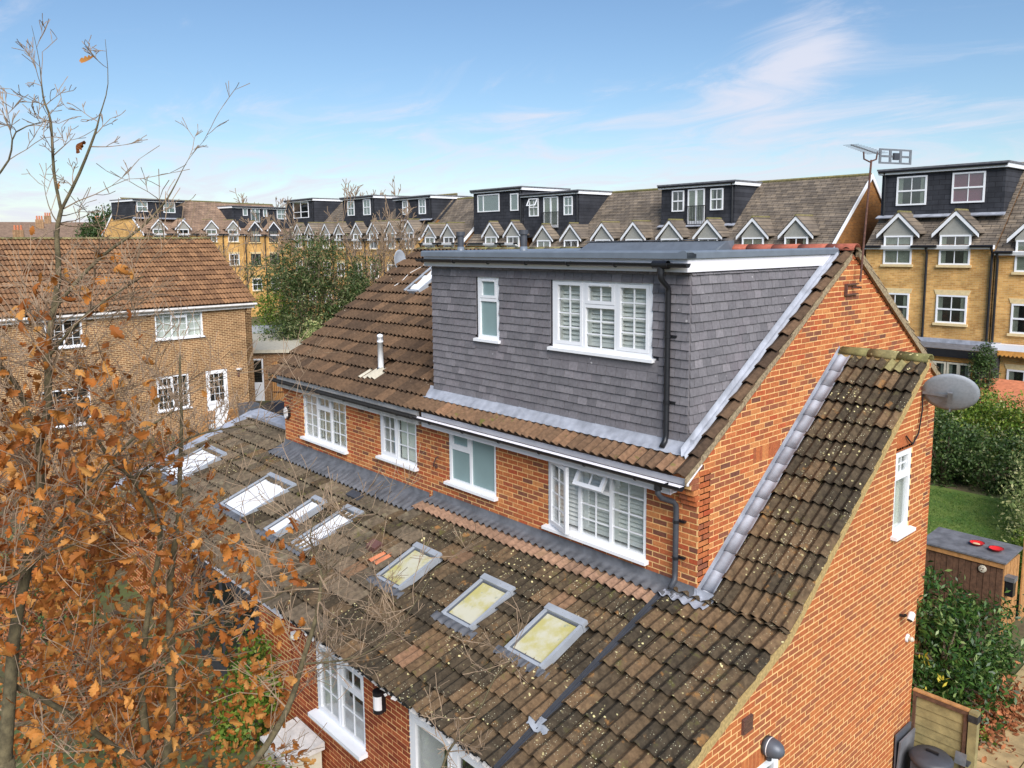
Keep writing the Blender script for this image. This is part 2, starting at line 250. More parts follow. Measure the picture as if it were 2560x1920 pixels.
# ---------------------------------------------------------------- mesh helpers
def tag(o, label=None, cat=None, group=None, kind=None):
    for k, v in (('label', label), ('category', cat), ('group', group), ('kind', kind)):
        if v: o[k] = v
    return o
def link(name, me, parent=None, M=None):
    o = bpy.data.objects.new(name, me); C.objects.link(o)
    if M is not None: o.matrix_world = M
    if parent is not None:
        o.parent = parent; o.matrix_parent_inverse = PINV.get(parent.name, Matrix())
    return o
PINV = {}
def thing(name, loc, label, cat, group=None):
    o = bpy.data.objects.new(name, None); C.objects.link(o); o.location = loc; o.empty_display_size = 0.2
    PINV[o.name] = Matrix.Translation(-Vector(loc)); return tag(o, label, cat, group)
def setmats(me, mats):
    for m in mats: me.materials.append(MATS[m])
class MB:
    def __init__(s): s.v = []; s.f = []; s.mi = []; s.cur = 0
    def add(s, V, F):
        b = len(s.v); s.v += [tuple(p) for p in V]; s.f += [tuple(i+b for i in f) for f in F]; s.mi += [s.cur]*len(F); return s
    def box(s, x0, x1, y0, y1, z0, z1):
        return s.obox((x0, y0, z0), (x1-x0, 0, 0), (0, y1-y0, 0), (0, 0, z1-z0))
    def obox(s, o, a, b, c):
        o, a, b, c = map(Vector, (o, a, b, c))
        if a.cross(b).dot(c) < 0: o = o+a; a = -a
        V = [o, o+a, o+a+b, o+b, o+c, o+a+c, o+a+b+c, o+b+c]
        return s.add(V, [(0, 3, 2, 1), (4, 5, 6, 7), (0, 1, 5, 4), (1, 2, 6, 5), (2, 3, 7, 6), (3, 0, 4, 7)])
    def bar(s, p, q, w, h=None, upv=(0, 0, 1)):
        p, q = Vector(p), Vector(q); d = q-p; h = h or w; u = Vector(upv)
        x = d.cross(u)
        if x.length < 1e-6: x = d.cross(Vector((0, 1, 0)))
        x.normalize(); y = x.cross(d).normalized()
        return s.obox(p - x*w/2 - y*h/2, x*w, y*h, d)
    def prism(s, poly, ext):
        n = len(poly); e = Vector(ext); P = [Vector(p) for p in poly]
        return s.add(P+[p+e for p in P], [tuple(range(n))[::-1], tuple(range(n, 2*n))]+[(i, (i+1) % n, n+(i+1) % n, n+i) for i in range(n)])
    def tube(s, pts, rad, n=8, cap=True):
        pts = [Vector(p) for p in pts]; rad = rad if hasattr(rad, '__len__') else [rad]*len(pts)
        V = []; F = []; prev = None
        for i, p in enumerate(pts):
            d = (pts[min(i+1, len(pts)-1)]-pts[max(i-1, 0)]).normalized()
            if prev is None: x = d.orthogonal().normalized()
            else: x = (prev - prev.dot(d)*d).normalized()
            prev = x; y = d.cross(x)
            for k in range(n):
                a = 2*math.pi*k/n; V.append(p + (x*math.cos(a)+y*math.sin(a))*rad[i])
        for i in range(len(pts)-1):
            for k in range(n): F.append((i*n+k, i*n+(k+1) % n, (i+1)*n+(k+1) % n, (i+1)*n+k))
        if cap: F += [tuple(range(n))[::-1], tuple(range((len(pts)-1)*n, len(pts)*n))]
        return s.add(V, F)
    def lathe(s, prof, o, axis=(0, 0, 1), n=16, sx=1.0):
        ax = Vector(axis).normalized(); x = ax.orthogonal().normalized(); y = ax.cross(x); o = Vector(o); V = []; F = []
        for (r, h) in prof:
            for k in range(n):
                a = 2*math.pi*k/n; V.append(o + ax*h + (x*math.cos(a)*sx+y*math.sin(a))*r)
        for i in range(len(prof)-1):
            for k in range(n): F.append((i*n+k, i*n+(k+1) % n, (i+1)*n+(k+1) % n, (i+1)*n+k))
        return s.add(V, F)
    def build(s, name, mat, parent=None, smooth=False, M=None):
        me = bpy.data.meshes.new(name); me.from_pydata([tuple(v) for v in s.v], [], s.f)
        setmats(me, [mat] if isinstance(mat, str) else mat)
        if not isinstance(mat, str): me.polygons.foreach_set('material_index', s.mi)
        if smooth: me.polygons.foreach_set('use_smooth', [True]*len(s.f))
        me.update(); return link(name, me, parent, M)
def clip(poly, a, b, c):
    """keep a*x+b*y<=c"""
    out = []
    for i, p in enumerate(poly):
        q = poly[(i+1) % len(poly)]; dp = a*p[0]+b*p[1]-c; dq = a*q[0]+b*q[1]-c
        if dp <= 1e-9: out.append(p)
        if (dp < -1e-9 and dq > 1e-9) or (dp > 1e-9 and dq < -1e-9):
            t = dp/(dp-dq); out.append((p[0]+t*(q[0]-p[0]), p[1]+t*(q[1]-p[1])))
    return out
def clip_convex(poly, reg):
    n = len(reg)
    for i in range(n):
        (x0, y0), (x1, y1) = reg[i], reg[(i+1) % n]
        a, b = (y1-y0), -(x1-x0); poly = clip(poly, a, b, a*x0+b*y0)      # region given counter-clockwise
        if len(poly) < 3: return []
    return poly
def area(p): return abs(sum(p[i][0]*p[(i+1) % len(p)][1]-p[(i+1) % len(p)][0]*p[i][1] for i in range(len(p))))/2
ITEMS = {}
_mesh = {}
def shared(key, V, F, mat):
    k = (key, mat)
    if k not in _mesh:
        me = bpy.data.meshes.new(str(key[0])); me.from_pydata([tuple(v) for v in V], [], F); me.materials.append(MATS[mat]); me.update(); _mesh[k] = me
    return _mesh[k]
def seen(p):
    d = Vector(p)-CAM; z = d.dot(fw)
    if z < 0.2: return -1
    u = 1280+FPX*d.dot(rt)/z; v = 960+SYPX-FPX*d.dot(up)/z
    return (1/z if (-20 < u < 2580 and -20 < v < 1940) else -1/z*0.001-1)
def pieces(name, items, root, rest, limit=300, smooth=False):
    """items: (key, V, F, M, mat, parent, centre). The nearest `limit` in view become objects, the others one part."""
    items = sorted(items, key=lambda it: -seen(it[6]))
    for key, V, F, M, mat, par, cen in items[:limit]:
        me = shared(key, V, F, mat) if key else shared((name, id(V)), V, F, mat)
        if smooth: me.polygons.foreach_set('use_smooth', [True]*len(me.polygons))
        link(name, me, par, M)
    R_ = items[limit:]
    if R_:
        mats = sorted({it[4] for it in R_}); mb = MB()
        for key, V, F, M, mat, par, cen in R_:
            mb.cur = mats.index(mat); mb.add([M @ Vector(v) for v in V] if M is not None else V, F)
        o = mb.build(rest, mats, root, smooth); tag(o, kind='stuff')
class Plane:
    """wall plane: o + a*A + z*Z, outward normal n"""
    def __init__(s, o, A, n): s.o = Vector(o); s.A = Vector(A).normalized(); s.n = Vector(n).normalized(); s.Z = Vector((0, 0, 1))
    def p(s, a, z, d=0.0): return s.o + s.A*a + s.Z*z + s.n*d
    def M(s, a, z, d=0.0):
        q = s.p(a, z, d); A, Z, n = s.A, s.Z, s.n
        return Matrix(((A.x, Z.x, n.x, q.x), (A.y, Z.y, n.y, q.y), (A.z, Z.z, n.z, q.z), (0, 0, 0, 1)))
def flip(F): return [f[::-1] for f in F]
def piece_prism(pl, poly, d0, d1):
    """closed-front prism of a 2D polygon in plane pl"""
    n = len(poly); hand = pl.A.cross(pl.Z).dot(pl.n) > 0
    V = [pl.p(a, z, d1) for a, z in poly]+[pl.p(a, z, d0) for a, z in poly]
    ccw = sum(poly[i][0]*poly[(i+1) % n][1]-poly[(i+1) % n][0]*poly[i][1] for i in range(n)) > 0
    F = [tuple(range(n))]+[(n+i, n+(i+1) % n, (i+1) % n, i) for i in range(n)]
    if hand != ccw: F = flip(F)
    return V, F
def bricks(pl, regions, holes, mat, parent, z0=0.0, off=0.0, proud=0.004, depth=0.06, bw=0.225, bh=0.075, mo=0.015, skip=None, soldiers=()):
    """running-bond bricks clipped to convex regions, cut round holes (a0,a1,z0,z1)"""
    items = []; amin = min(a for r in regions for a, z in r); amax = max(a for r in regions for a, z in r)
    zmin = min(z for r in regions for a, z in r); zmax = max(z for r in regions for a, z in r)
    k0 = math.floor((zmin-z0)/bh); k1 = math.ceil((zmax-z0)/bh)
    for k in range(k0, k1):
        za = z0+k*bh; zb = za+bh-mo; zm = (za+zb)/2
        ov = [h for h in list(holes)+list(soldiers) if za < h[3]-.006 and zb > h[2]+.006]
        cuts = sorted((h[0], h[1]) for h in ov)
        for h in ov:
            for c0, c1 in ((za, h[2]), (h[3], zb)):
                if 0.02 < c1-c0 < bh:
                    n_ = max(1, round((h[1]-h[0])/bw)); w_ = (h[1]-h[0])/n_
                    for i_ in range(n_):
                        for reg in regions:
                            q_ = clip_convex([(h[0]+i_*w_+.006, c0), (h[0]+(i_+1)*w_-.006, c0), (h[0]+(i_+1)*w_-.006, c1-.004), (h[0]+i_*w_+.006, c1-.004)], reg)
                            if len(q_) >= 3 and area(q_) > .001:
                                V, F = piece_prism(pl, q_, -depth, proud); items.append((None, V, F, None, mat, parent, pl.p(h[0]+i_*w_, c0)))
        j0 = math.floor((amin-off)/bw)-1
        for j in range(j0, math.ceil((amax-off)/bw)+1):
            a0 = off+j*bw+(bw/2 if k % 2 else 0); a1 = a0+bw-mo
            segs = [(a0, a1)]
            for c0, c1 in cuts:
                ns = []
                for s0, s1 in segs:
                    if c1 <= s0 or c0 >= s1: ns.append((s0, s1)); continue
                    if c0-s0 > 0.012: ns.append((s0, c0))
                    if s1-c1 > 0.012: ns.append((c1, s1))
                segs = ns
            for s0, s1 in segs:
                rect = [(s0, za), (s1, za), (s1, zb), (s0, zb)]
                for reg in regions:
                    poly = clip_convex(rect, reg)
                    if len(poly) < 3 or area(poly) < 0.0006: continue
                    jit = random.uniform(-0.0025, 0.0025)
                    if abs(area(poly)-(bw-mo)*(bh-mo)) < 1e-6:
                        w, h = bw-mo, bh-mo; V, F = piece_prism(Plane((0, 0, 0), (1, 0, 0), (0, 0, 1)) if False else PL0, [(0, 0), (w, 0), (w, h), (0, h)], -depth, proud)
                        M = pl.M(s0, za, jit)
                        hand = pl.A.cross(pl.Z).dot(pl.n) > 0
                        items.append((('brick', hand), V, F if hand else flip(F), M, mat, parent, M @ Vector((w/2, h/2, 0))))
                    else:
                        V, F = piece_prism(pl, poly, -depth, proud+jit); items.append((None, V, F, None, mat, parent, pl.p(s0, za)))
    for (s0, s1, t0, t1) in soldiers:
        n = max(1, round((s1-s0)/0.075)); w = (s1-s0)/n; t1 -= .004
        for i in range(n):
            poly = [(s0+i*w+0.004, t0+0.004), (s0+(i+1)*w-0.004, t0+0.004), (s0+(i+1)*w-0.004, t1-0.006), (s0+i*w+0.004, t1-0.006)]
            for reg in regions:
                q = clip_convex(poly, reg)
                if len(q) >= 3 and area(q) > 0.001:
                    V, F = piece_prism(pl, q, -depth, proud); items.append((None, V, F, None, mat, parent, pl.p(s0, t0)))
    return items
class _P0(Plane):
    def __init__(s): pass
    A = Vector((1, 0, 0)); Z = Vector((0, 1, 0)); n = Vector((0, 0, 1))
    def p(s, a, z, d=0.0): return Vector((a, z, d))
PL0 = _P0()
def slab(mb, pl, regions, holes, d0, d1):
    """wall slab with rectangular holes"""
    for reg in regions:
        xs = sorted({min(a for a, z in reg), max(a for a, z in reg)} | {h[i] for h in holes for i in (0, 1)})
        xs = [x for x in xs if min(a for a, z in reg)-1e-9 <= x <= max(a for a, z in reg)+1e-9]
        for x0, x1 in zip(xs, xs[1:]):
            if x1-x0 < 1e-6: continue
            xm = (x0+x1)/2; zs = sorted((h[2], h[3]) for h in holes if h[0] < xm < h[1])
            cur = -100; spans = []
            for a, b in zs: spans.append((cur, a)); cur = b
            spans.append((cur, 100))
            for a, b in spans:
                poly = clip_convex([(x0, a), (x1, a), (x1, b), (x0, b)], reg)
                if len(poly) >= 3 and area(poly) > 1e-5:
                    n = len(poly); hand = pl.A.cross(pl.Z).dot(pl.n) > 0
                    V = [pl.p(p, q, d1) for p, q in poly]+[pl.p(p, q, d0) for p, q in poly]
                    F = [tuple(range(n)), tuple(range(n, 2*n))[::-1]]+[(n+i, n+(i+1) % n, (i+1) % n, i) for i in range(n)]
                    mb.add(V, F if hand else flip(F))
def pbox(mb, pl, a0, a1, z0, z1, d0, d1): mb.obox(pl.p(a0, z0, d0), pl.A*(a1-a0), pl.Z*(z1-z0), pl.n*(d1-d0))
def light(pl, par, a0, a1, z0, z1, nx, nz, sash=0.0, pane='glass', d=-0.03, bw=0.018, dark_edge=True):
    """one glazed light: sash frame, pane and glazing bars"""
    i = sash
    if sash > 0:
        m = MB(); s = 0.004
        for (p0, p1, q0, q1) in ((a0+s, a1-s, z0+s, z0+i), (a0+s, a1-s, z1-i, z1-s), (a0+s, a0+i, z0+i, z1-i), (a1-i, a1-s, z0+i, z1-i)): pbox(m, pl, p0, p1, q0, q1, d-0.03, d+0.024)
        m.build('sash', 'white_upvc', par)
    m = MB(); pbox(m, pl, a0+i-0.004, a1-i+0.004, z0+i-0.004, z1-i+0.004, d-0.016, d-0.010); m.build('pane', pane, par)
    if nx > 1 or nz > 1:
        m = MB()
        for k in range(1, nx):
            a = a0+i+(a1-a0-2*i)*k/nx; pbox(m, pl, a-bw/2, a+bw/2, z0+i, z1-i, d-0.022, d-0.002)
        for k in range(1, nz):
            z = z0+i+(z1-z0-2*i)*k/nz; pbox(m, pl, a0+i, a1-i, z-bw/2, z+bw/2, d-0.021, d-0.003)
        m.build('glazing_bars', 'white_upvc', par)
def window(pl, root, a0, a1, z0, z1, lights, fr=0.055, d=-0.03, sill=0.09, back=('blind_white', 0.12), sillmat='white_upvc', mull=0.05, name='window', label=None, sh=0.045):
    """lights: list of dicts with rect (fractions) etc. Returns the frame object"""
    m = MB(); D0, D1 = d-0.035, d+0.02
    for (p0, p1, q0, q1) in ((a0, a1, z0, z0+fr), (a0, a1, z1-fr, z1), (a0, a0+fr, z0+fr, z1-fr), (a1-fr, a1, z0+fr, z1-fr)): pbox(m, pl, p0, p1, q0, q1, D0, D1)
    A0, A1, Z0, Z1 = a0+fr, a1-fr, z0+fr, z1-fr
    rects = []
    for l in lights:
        f0, f1, g0, g1 = l['r']; q = [A0+(A1-A0)*f0, A0+(A1-A0)*f1, Z0+(Z1-Z0)*g0, Z0+(Z1-Z0)*g1]
        if f0 > 0: q[0] += mull/2
        if f1 < 1: q[1] -= mull/2
        if g0 > 0: q[2] += mull/2
        if g1 < 1: q[3] -= mull/2
        if f0 > 0: pbox(m, pl, q[0]-mull, q[0], max(Z0, q[2]-mull/2), min(Z1, q[3]+mull/2), D0+0.002, D1-0.002)
        if g0 > 0: pbox(m, pl, q[0], q[1], q[2]-mull, q[2], D0+0.003, D1-0.003)
        rects.append(q)
    fo = m.build(name, 'white_upvc', root)
    if label: fo['label'] = label
    for l, q in zip(lights, rects):
        if l.get('open'): continue
        light(pl, fo, *q, l.get('nx', 1), l.get('nz', 1), l.get('sash', 0.0), l.get('pane', 'glass'), d)
        if l.get('vent'):
            m = MB(); w = (q[1]-q[0]); pbox(m, pl, q[0]+w*0.15, q[1]-w*0.15, q[3]-0.04, q[3]-0.018, d+0.024, d+0.036); m.build('trickle_vent', 'white_upvc', fo)
    if sill:
        m = MB(); P = [pl.p(a0-0.05, z0-sh, -0.05), pl.p(a0-0.05, z0-sh, sill), pl.p(a0-0.05, z0-0.004, sill), pl.p(a0-0.05, z0+0.012, -0.05)]
        m.prism(P, pl.A*(a1-a0+0.10)); m.build('sill', sillmat, fo)
    if back:
        m = MB(); dd = -back[1]-abs(d)
        pbox(m, pl, a0+0.004, a1-0.004, z0+0.004, z1-0.004, dd-0.02, dd); m.build('blind', back[0], fo)  # dark backs are no blinds: sheets painted as an unlit room's shade
        m = MB()
        for (p0, p1, q0, q1) in ((a0+0.004, a0+0.016, z0+0.004, z1-0.004), (a1-0.016, a1-0.004, z0+0.004, z1-0.004), (a0+0.016, a1-0.016, z0+0.004, z0+0.016), (a0+0.016, a1-0.016, z1-0.016, z1-0.004)): pbox(m, pl, p0, p1, q0, q1, dd, D0)
        m.build('reveal', 'white_upvc', fo)
    return fo, rects
def shutters(pl, fo, q, d=-0.12, n=None, post=0.045, tilt=0.012, cols=1):
    """white louvred shutter: stiles, slats"""
    a0, a1, z0, z1 = q; m = MB(); w = (a1-a0)/cols
    for c in range(cols):
        b0, b1 = a0+c*w, a0+(c+1)*w
        pbox(m, pl, b0, b0+post, z0, z1, d-0.015, d+0.015); pbox(m, pl, b1-post, b1, z0, z1, d-0.015, d+0.015); pbox(m, pl, b0+post, b1-post, z0, z0+0.07, d-0.015, d+0.015); pbox(m, pl, b0+post, b1-post, z1-0.05, z1, d-0.015, d+0.015)
    m.build('shutter_frame', 'shutter_white', fo)
    m = MB(); k = n or int((z1-z0-0.12)/0.062); st = (z1-z0-0.12)/k
    for c in range(cols):
        b0, b1 = a0+c*w, a0+(c+1)*w
        for i in range(k):
            z = z0+0.07+st*(i+0.5)
            m.obox(pl.p(b0+post, z-tilt, d+0.026), pl.A*(b1-b0-2*post), pl.Z*(2*tilt)-pl.n*0.052, pl.Z*0.006)
    m.build('louvres', 'shutter_white', fo)
# ---- roof tiles: double roman, two rolls per 300 mm
def tile_geom(w=0.3, l=0.40, pitch=0.15, seg=6, h=0.052, lift=0.062, th=0.016):
    n = max(2, int(round(w/pitch*seg))); V = []; F = []
    for row in range(3):
        for i in range(n+1):
            a = w*i/n; q = 0.5-0.5*math.cos(2*math.pi*a/pitch); z = h*q**1.1
            V.append(((a, 0, lift+z), (a, l, z*0.9), (a, 0.004, lift+z-th))[row])
    k = n+1
    for i in range(n): F.append((i, i+1, k+i+1, k+i)); F.append((2*k+i, 2*k+i+1, i+1, i))
    F.append((0, k, 2*k)); F.append((n, 2*k+n, k+n))
    return V, F
def slope_M(o, A, U):
    """matrix whose x runs along the eave, y up the slope"""
    A = Vector(A).normalized(); U = Vector(U).normalized(); n = A.cross(U); o = Vector(o)
    return Matrix(((A.x, U.x, n.x, o.x), (A.y, U.y, n.y, o.y), (A.z, U.z, n.z, o.z), (0, 0, 0, 1)))
def tile_roof(o, A, U, width, length, mat, parent, gauge=0.343, w=0.3, skip=None, matf=None, l=0.41, seg=6, key='t', jit=0.018, h=0.052):
    """tiles from the eave (o) up; skip(a,s) leaves a tile out; matf(a,s) may change the material"""
    cols = max(1, round(width/w)); cw = width/cols; rows = int(math.ceil(length/gauge)); items = []
    V, F = tile_geom(cw, l, cw/2 if w > 0.2 else cw, seg, h)
    B = slope_M(o, A, U)
    for r in range(rows):
        s = r*gauge; ll = min(l, length-s+0.02)
        if ll < 0.08: continue
        for c in range(cols):
            a = c*cw
            if skip and skip(a+cw/2, s+gauge/2): continue
            M = B @ Matrix.Translation((a, s+random.uniform(-jit, jit)*0.5, random.uniform(0, 0.011))) @ Matrix.Rotation(random.uniform(-jit, jit), 4, 'Z')
            mt = (matf(a+cw/2, s+gauge/2) if matf else None) or mat
            if ll < l-0.01:
                V2, F2 = tile_geom(cw, ll, cw/2 if w > 0.2 else cw, seg, h); items.append(((key+'c', round(ll, 3), round(cw, 4)), V2, F2, M, mt, parent, M @ Vector((cw/2, 0.17, 0))))
            else: items.append(((key, round(cw, 4), seg), V, F, M, mt, parent, M @ Vector((cw/2, 0.17, 0))))
    return items
def gutter(mb_out, mb_in, p, q, r=0.055, n=8):
    """half-round channel from p to q, open upwards"""
    p, q = Vector(p), Vector(q); d = (q-p).normalized(); side = d.cross(Vector((0, 0, 1))).normalized(); upv = Vector((0, 0, 1))
    for mb, rr, fl in ((mb_out, r, False), (mb_in, r-0.006, True)):
        V = []; F = []
        for e in (p, q):
            for k in range(n+1):
                a = math.pi+math.pi*k/n; V.append(e+side*math.cos(a)*rr+upv*math.sin(a)*rr)
        for k in range(n): F.append((k, k+1, n+2+k, n+1+k))
        mb.add(V, flip(F) if fl else F)
    for e in (p, q):                       # stop ends and rim
        V = [e]+[e+side*math.cos(math.pi+math.pi*k/n)*r+upv*math.sin(math.pi+math.pi*k/n)*r for k in range(n+1)]
        mb_out.add(V, [(0, k+1, k+2) for k in range(n)])
    for s_ in (-1, 1): mb_out.bar(p+side*s_*r, q+side*s_*r, 0.012, 0.012)
def ridge_caps(root, p, q, mat, r=0.11, L_=0.45, name='ridge_tile', n=8):
    p, q = Vector(p), Vector(q); d = (q-p); k = max(1, round(d.length/L_)); d.normalize(); st = (q-p).length/k; side = d.cross(Vector((0, 0, 1))).normalized()
    for i in range(k):
        mb = MB(); V = []; F = []
        for e, rr in ((p+d*(st*i+0.004), r*random.uniform(0.97, 1.03)), (p+d*(st*(i+1)-0.004), r*random.uniform(0.97, 1.03))):
            for o_ in (0, 1):
                for j in range(n+1):
                    a = math.pi*j/n; V.append(e+side*math.cos(a)*(rr-0.018*o_)+Vector((0, 0, 1))*math.sin(a)*(rr-0.018*o_)*0.85)
        m = n+1
        for j in range(n): F.append((j, j+1, 2*m+j+1, 2*m+j)); F.append((m+j, 3*m+j, 3*m+j+1, m+j+1)); F.append((j, m+j, m+j+1, j+1)); F.append((2*m+j, 2*m+j+1, 3*m+j+1, 3*m+j))
        F.append((0, 2*m, 3*m, m)); F.append((n, m+n, 3*m+n, 2*m+n))
        mb.add(V, F); mb.build(name, mat, root, True)
def pipe(root, pts, r, mat, name='downpipe', n=10):
    m = MB(); m.tube(pts, r, n); return m.build(name, mat, root, True)
# ---------------------------------------------------------------- ground
GZ = -0.1
def sheet(name, pts, z, mat, kind='structure'):
    m = MB(); m.add([(x, y, z) for x, y in pts], [tuple(range(len(pts)))]); return tag(m.build(name, mat), kind=kind)
sheet('ground', [(-900, -900), (900, -900), (900, 900), (-900, 900)], GZ, 'ground_soil')
# ================================================================ brick house with the loft dormer
H1 = thing('brick_house', (-2.7, 3.8, GZ), 'orange brick house with grey tile-hung box dormer and side extension', 'house')
XW, YE = 1.25, -2.75
FAC = Plane((0, 0, 0), (1, 0, 0), (0, -1, 0)); GAB = Plane((0, 0, 0), (0, 1, 0), (1, 0, 0)); SID = Plane((XW, 0, 0), (0, 1, 0), (1, 0, 0)); REA = Plane((0, YE, 0), (1, 0, 0), (0, -1, 0))
BR = []
def rect(a0, a1, z0, z1): return [(a0, z0), (a1, z0), (a1, z1), (a0, z1)]
# rear facade, upper floor
h1w = [(-4.992, -3.777, 3.735, 4.66), (-2.614, -0.794, 3.585, 4.66)]
m = MB(); slab(m, FAC, [rect(-5.5, 0, 2.6, 4.9)], h1w, -0.25, 0.0); w_fac = m.build('rear_facade', 'mortar_new', H1)
BR += bricks(FAC, [rect(-5.5, 0.002, 3.27, 4.70)], h1w, 'brick_red', w_fac, z0=3.525, off=-0.004-0.1125*40)
# gable wall
m = MB(); slab(m, GAB, [[(0.02, 2.6), (3.6, 2.6), (3.6, 7.357), (0.02, 5.033)], [(3.6, GZ), (7.28, GZ), (7.28, 5.23), (3.8, 7.487), (3.6, 7.357)]], [], -0.25, 0.0); w_gab = m.build('gable_wall', 'mortar_new', H1)
gp = [(-0.002, GZ), (7.28, GZ), (7.28, 5.23), (3.8, 7.487), (-0.002, 5.02)]
BR += [it for it in bricks(GAB, [gp], [], 'brick_red', w_gab, z0=3.525, off=0.004-0.1125*4, soldiers=[(1.205, 1.88, 4.80, 5.025)])
       if (lambda c: c.y > 3.45 or c.z > 3.2+0.78*c.y)(it[6])]
# corbelled kneeler at the foot of the verge
m = MB(); items = []
for k in range(6):
    z = 4.575+k*0.075-0.075; y = -0.035*(k+1)
    for j in range(2):
        V, F = piece_prism(GAB, [(y+j*0.0, z), (0.012, z), (0.012, z+0.065), (y, z+0.065)], -0.235+0.12*j, -0.125+0.12*j+0.006)
        items.append((None, V, F, None, 'brick_red', w_gab, Vector((0, y, z))))
BR += items
m.box(-0.235, -0.010, -0.15, 0.0, 4.74, 4.93); m.build('kneeler', 'mortar_new', H1)
# side wall of the two-storey side extension
def side_top(y): return (0.39, 3.255) if y < 0 else (0.768, 3.255)
swin = (2.615, 3.13, 3.80, 4.94); sdoor = (-0.90, -0.13, GZ, 1.98)
sholes = [swin, sdoor]
m = MB(); slab(m, SID, [[(YE, GZ), (0, GZ), (0, 3.25), (YE, 3.25+0.39*YE)], [(0, GZ), (3.60, GZ), (3.60, 3.25+0.768*3.6), (0, 3.25)]], sholes, -0.22, 0.0); w_sid = m.build('side_wall', 'mortar_new', H1)
raw = bricks(SID, [rect(YE+0.004, 3.60, GZ, 6.05)], sholes, 'brick_new', w_sid, z0=GZ, off=3.60-0.225*30, mo=0.017, proud=0.003, soldiers=[(2.615, 3.13, 4.945, 5.17), (-0.93, -0.10, 1.985, 2.205)])
for it in raw:
    c = it[6]; key, V, F, M, mt, pr, cen = it
    W_ = [M @ Vector(v) for v in V] if M is not None else [Vector(v) for v in V]
    ymin = min(v.y for v in W_); ymax = max(v.y for v in W_); zmin = min(v.z for v in W_); zmax = max(v.z for v in W_)
    s_, i_ = side_top((ymin+ymax)/2)
    if zmax <= s_*ymin+i_: BR.append(it); continue
    if zmin >= s_*ymax+i_-0.01: continue
    poly = clip(rect(ymin, ymax, zmin, zmax), -s_, 1, i_)
    if len(poly) >= 3 and area(poly) > 0.001:
        V, F = piece_prism(SID, poly, -0.06, 0.006); BR.append((None, V, F, None, mt, pr, cen))
# back and hidden walls of the house, flank of the lower storey
m = MB(); m.box(-5.5, -0.25, 7.05, 7.28, GZ, 5.0); m.box(0.0, XW-.23, 3.38, 3.6, GZ, 5.6); m.build('front_wall', 'brick_plain_side', H1)
# rear wall of the single-storey extension
rwin = (-4.70, -3.36, 0.87, 1.98); rdoor = (-2.31, -0.55, GZ+0.02, 1.96)
m = MB(); slab(m, REA, [rect(-5.5, XW-0.002, GZ, 2.2)], [rwin, rdoor], -0.2, 0.0); w_rea = m.build('extension_wall', 'mortar_new', H1)
BR += bricks(REA, [rect(-5.5, XW, GZ, 2.17)], [rwin, rdoor], 'brick_rear', w_rea, z0=GZ-0.03, off=-5.5, soldiers=[(-4.74, -3.32, 1.985, 2.17), (-2.36, -0.5, 1.965, 2.17)])
m = MB(); m.box(-5.5, -5.3, YE+0.2, 0, GZ, 2.3); m.build('extension_flank', 'brick_plain_side', H1)
pieces('brick', BR, H1, 'brickwork', 300)
# ---- windows of the house
TX = lambda **k: k
fo, q = window(FAC, H1, *h1w[0], [TX(r=(0, .46, .66, 1), sash=.045, pane='frost_teal'), TX(r=(0, .46, 0, .66), pane='frost_teal'), TX(r=(.46, 1, 0, 1), pane='frost_teal')], label='frosted white window of the rear facade', back=None)
fo, q = window(FAC, H1, *h1w[1], [TX(r=(0, .33, 0, 1), open=1), TX(r=(.33, .67, .70, 1), open=1), TX(r=(.33, .67, 0, .70), nx=2, nz=3), TX(r=(.67, 1, 0, 1), nx=2, nz=4)], back=('blind_white', 0.22), label='white window with an outward-opened casement and top light')
shutters(FAC, fo, (h1w[1][0]+.06, h1w[1][1]-.06, h1w[1][2]+.06, h1w[1][3]-.06), -0.16, cols=3, tilt=.021)
# opened side casement (hinged on the left) and tilted top light
a0, a1, z0, z1 = q[0]; ang = R(20); hp = FAC.p(a0, 0, 0.0); cs = Plane(hp, Vector((math.cos(ang), -math.sin(ang), 0)), Vector((-math.sin(ang), -math.cos(ang), 0)))
m = MB(); W_ = a1-a0; pbox(m, cs, 0, W_, z0, z0+.055, -.03, .02); pbox(m, cs, 0, W_, z1-.055, z1, -.03, .02); pbox(m, cs, 0, .055, z0+.055, z1-.055, -.03, .02); pbox(m, cs, W_-.055, W_, z0+.055, z1-.055, -.03, .02)
so_ = m.build('casement', 'white_upvc', fo)
light(cs, fo, .05, W_-.05, z0+.05, z1-.05, 2, 4, 0, 'glass', 0.0)
a0, a1, z0, z1 = q[1]
tp = FAC.p(a0, z1, 0.01); an = R(32)
class TiltPlane(Plane):
    pass
tl = TiltPlane((0, 0, 0), (1, 0, 0), (0, -1, 0)); tl.Z = Vector((0, -math.sin(an), math.cos(an))*1) if False else Vector((0, math.sin(an), math.cos(an))); tl.n = Vector((0, -math.cos(an), math.sin(an))); tl.o = tp
h = z1-z0; W_ = a1-a0
m = MB(); pbox(m, tl, 0, W_, -h, -h+.055, -.03, .02); pbox(m, tl, 0, W_, -.055, 0, -.03, .02); pbox(m, tl, 0, .055, -h+.055, -.055, -.03, .02); pbox(m, tl, W_-.055, W_, -h+.055, -.055, -.03, .02)
m.build('top_light', 'white_upvc', fo); light(tl, fo, .05, W_-.05, -h+.05, -.05, 2, 1, 0, 'glass', 0.0)
window(SID, H1, *swin, [TX(r=(0, 1, .68, 1), sash=.04, nx=2, nz=2), TX(r=(0, 1, 0, .68))], back=('blind_white', 0.10), label='narrow white window of the side wall')
window(SID, H1, *sdoor, [TX(r=(0, 1, .0, 1), sash=.05)], back=('room_dark', 0.2), sill=0, name='side_door')
